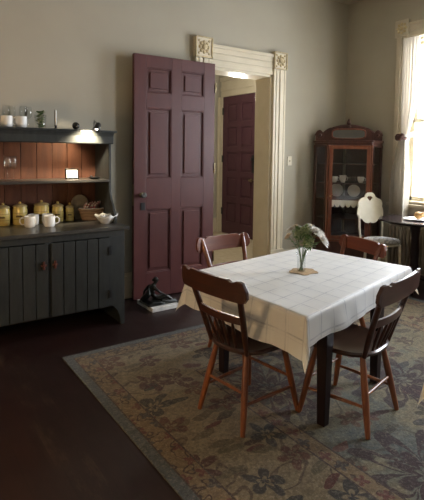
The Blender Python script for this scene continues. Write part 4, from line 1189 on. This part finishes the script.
cu2 = tag(w.build('seat_cushion', 'cushion', None, smooth=True, loc=(5.05,3.53,SZ+.001)), 'pale patterned round cushion on the off-white painted chair', 'cushion')
cu2.rotation_euler = (0,0,radians(-20))

# ------------------------------------------------------------------ round pedestal table by the window
RTX, RTY, RTZ = 5.0, 3.077, .81
rt = thing('round_pedestal_table', 'dark polished round pedestal table in front of the window radiator', 'table', (RTX,RTY,0))
MB().lathe([(.001,RTZ-.035),(.36,RTZ-.035),(.395,RTZ-.025),(.405,RTZ-.012),(.398,RTZ-.002),(.001,RTZ)], 56, cap=False).build('tabletop', 'roundtop', rt, smooth=True)
MB().lathe([(.06,RTZ-.036),(.055,.7),(.043,.6),(.05,.45),(.045,.3),(.065,.2),(.07,.1),(.03,.08)], 20).build('pedestal', 'tablewood', rt, smooth=True)
for k in range(4):
    a = k*pi/2+.5
    MB().tube([(.04*cos(a),.04*sin(a),.15),(.16*cos(a),.16*sin(a),.12),(.26*cos(a),.26*sin(a),.04),(.31*cos(a),.31*sin(a),.02)], [.03,.026,.02,.018], 10).build('foot', 'tablewood', rt, smooth=True)
t = thing('white_plate', 'white round plate on the dark round table by the window', 'plate', (4.97,3.04,RTZ))
MB().lathe([(.001,.001),(.09,.001),(.15,.012),(.15,.016),(.09,.006),(.001,.005)], 36, cap=False).build('plate_body', 'white_china', t, smooth=True)
bn = MB(); bn.ball((0,0,.045), .05, 18, 12, (1.1,1,.85)); bn.tube([(-.03,-.035,.055),(0,-.045,.075),(.03,-.03,.08)], [.006,.012,.006], 8)
tag(bn.build('bread_roll', 'bread', None, smooth=True, loc=(4.985,3.035,RTZ+.007)), 'golden bread roll on the white plate', 'bread roll')

# ------------------------------------------------------------------ radiator under the window
ra = thing('cast_iron_radiator', 'grey brown ribbed cast iron radiator under the window', 'radiator', (5.36,0,0))
y = 2.30
while y < 3.66:
    w = MB(); w.tube([(-.0,y,.10),(-.0,y,.62),(.0,y,.64)], [.022,.022,.018], 10, squash=1.0)
    w.tube([(.055,y,.10),(.055,y,.62),(.055,y,.64)], [.022,.022,.018], 10)
    w.box(-.0,.055,y-.009,y+.009,.10,.63); w.build('radiator_section', 'radiator', ra, smooth=True); y += .052
w = MB(); w.tube([(.028,2.28,.12),(.028,3.68,.12)], .028, 12); w.tube([(.028,2.28,.59),(.028,3.68,.59)], .026, 12); w.build('header_pipe', 'radiator', ra, smooth=True)
for y in (2.34, 3.62): MB().lathe([(.03,0),(.02,.03),(.02,.1)], 12, T(.028,y,0)).build('foot', 'radiator', ra)

# ------------------------------------------------------------------ lights
Wd = bpy.data.worlds.new('sky'); S.world = Wd; Wd.use_nodes = True
bg = Wd.node_tree.nodes['Background']; bg.inputs[0].default_value = (.86,.915,1.0,1); bg.inputs[1].default_value = 19.0
for i, (a, b) in enumerate(WINS):
    L = bpy.data.lights.new('window_portal', 'AREA'); L.shape = 'RECTANGLE'; L.size = WZ1-WZ0; L.size_y = b-a
    L.cycles.is_portal = True
    o = bpy.data.objects.new('window_portal', L); COL.objects.link(o); o.location = (WX+.29, (a+b)/2, (WZ0+WZ1)/2)
    o.rotation_euler = (0, radians(90), 0)
def spot(loc, target, power, color, angle, size=.02, blend=.5):
    L = bpy.data.lights.new('spot', 'SPOT'); L.energy = power; L.color = color; L.spot_size = radians(angle); L.spot_blend = blend; L.shadow_soft_size = size
    o = bpy.data.objects.new('spot_light', L); COL.objects.link(o); o.location = loc
    o.rotation_euler = (Vector(target)-Vector(loc)).to_track_quat('-Z','Y').to_euler(); return o
def point(loc, power, color, size=.08):
    L = bpy.data.lights.new('point', 'POINT'); L.energy = power; L.color = color; L.shadow_soft_size = size
    o = bpy.data.objects.new('point_light', L); COL.objects.link(o); o.location = loc; return o
spot((1.52,3.985,1.715), (1.49,4.13,1.60), 34.0, (1,.84,.60), 105, .02, .7)           # clip spotlight at the cornice
spot((1.45,4.20,1.60), (1.30,4.5,1.34), 5.0, (1,.72,.42), 120, .03)   # added light under the cornice, no lamp there, brightens the backboards
point((4.1,5.3,2.35), 26, (1,.94,.84), .08)             # fill light added in the hall, apart from its hanging lamp
point((-.9,2.3,1.0), 66, (1,.66,.34), .12)                # warm light of the added floor lamp, unseen at the left
rl = thing('floor_lamp', 'standing lamp with a pale shade on the left, outside the picture', 'lamp', (-.9,2.3,0))
MB().lathe([(.001,0),(.14,0),(.14,.02),(.02,.04),(.012,.06),(.012,.92),(.001,.92)], 20, cap=False).build('stand', 'brass', rl, smooth=True)
MB().lathe([(.20,.86),(.12,1.14)], 28, cap=False).build('lamp_shade', 'lampshade', rl, smooth=True)

# ------------------------------------------------------------------ camera
f_px, yaw, pitch, roll, cy, H = 472.0, .608, .0629, .01276, 181.9, 1.55
fw = Vector((sin(yaw)*cos(pitch), cos(yaw)*cos(pitch), -sin(pitch)))
r0 = Vector((cos(yaw), -sin(yaw), 0)); u0 = r0.cross(fw)
r_ = r0*cos(roll)+u0*sin(roll); u_ = u0*cos(roll)-r0*sin(roll)
cam = bpy.data.cameras.new('camera'); co = bpy.data.objects.new('camera', cam); COL.objects.link(co)
mw = Matrix(((r_.x,u_.x,-fw.x,0),(r_.y,u_.y,-fw.y,0),(r_.z,u_.z,-fw.z,H),(0,0,0,1)))
co.matrix_world = mw
cam.sensor_fit = 'VERTICAL'; cam.sensor_height = 24; cam.lens = f_px/500*24
cam.shift_y = -(250-cy)/500; cam.clip_start = .02
S.camera = co
S.view_settings.view_transform = 'Standard'; S.view_settings.look = 'None'
S.view_settings.exposure = 0.85; S.view_settings.gamma = 1; S.view_settings.use_curve_mapping = False
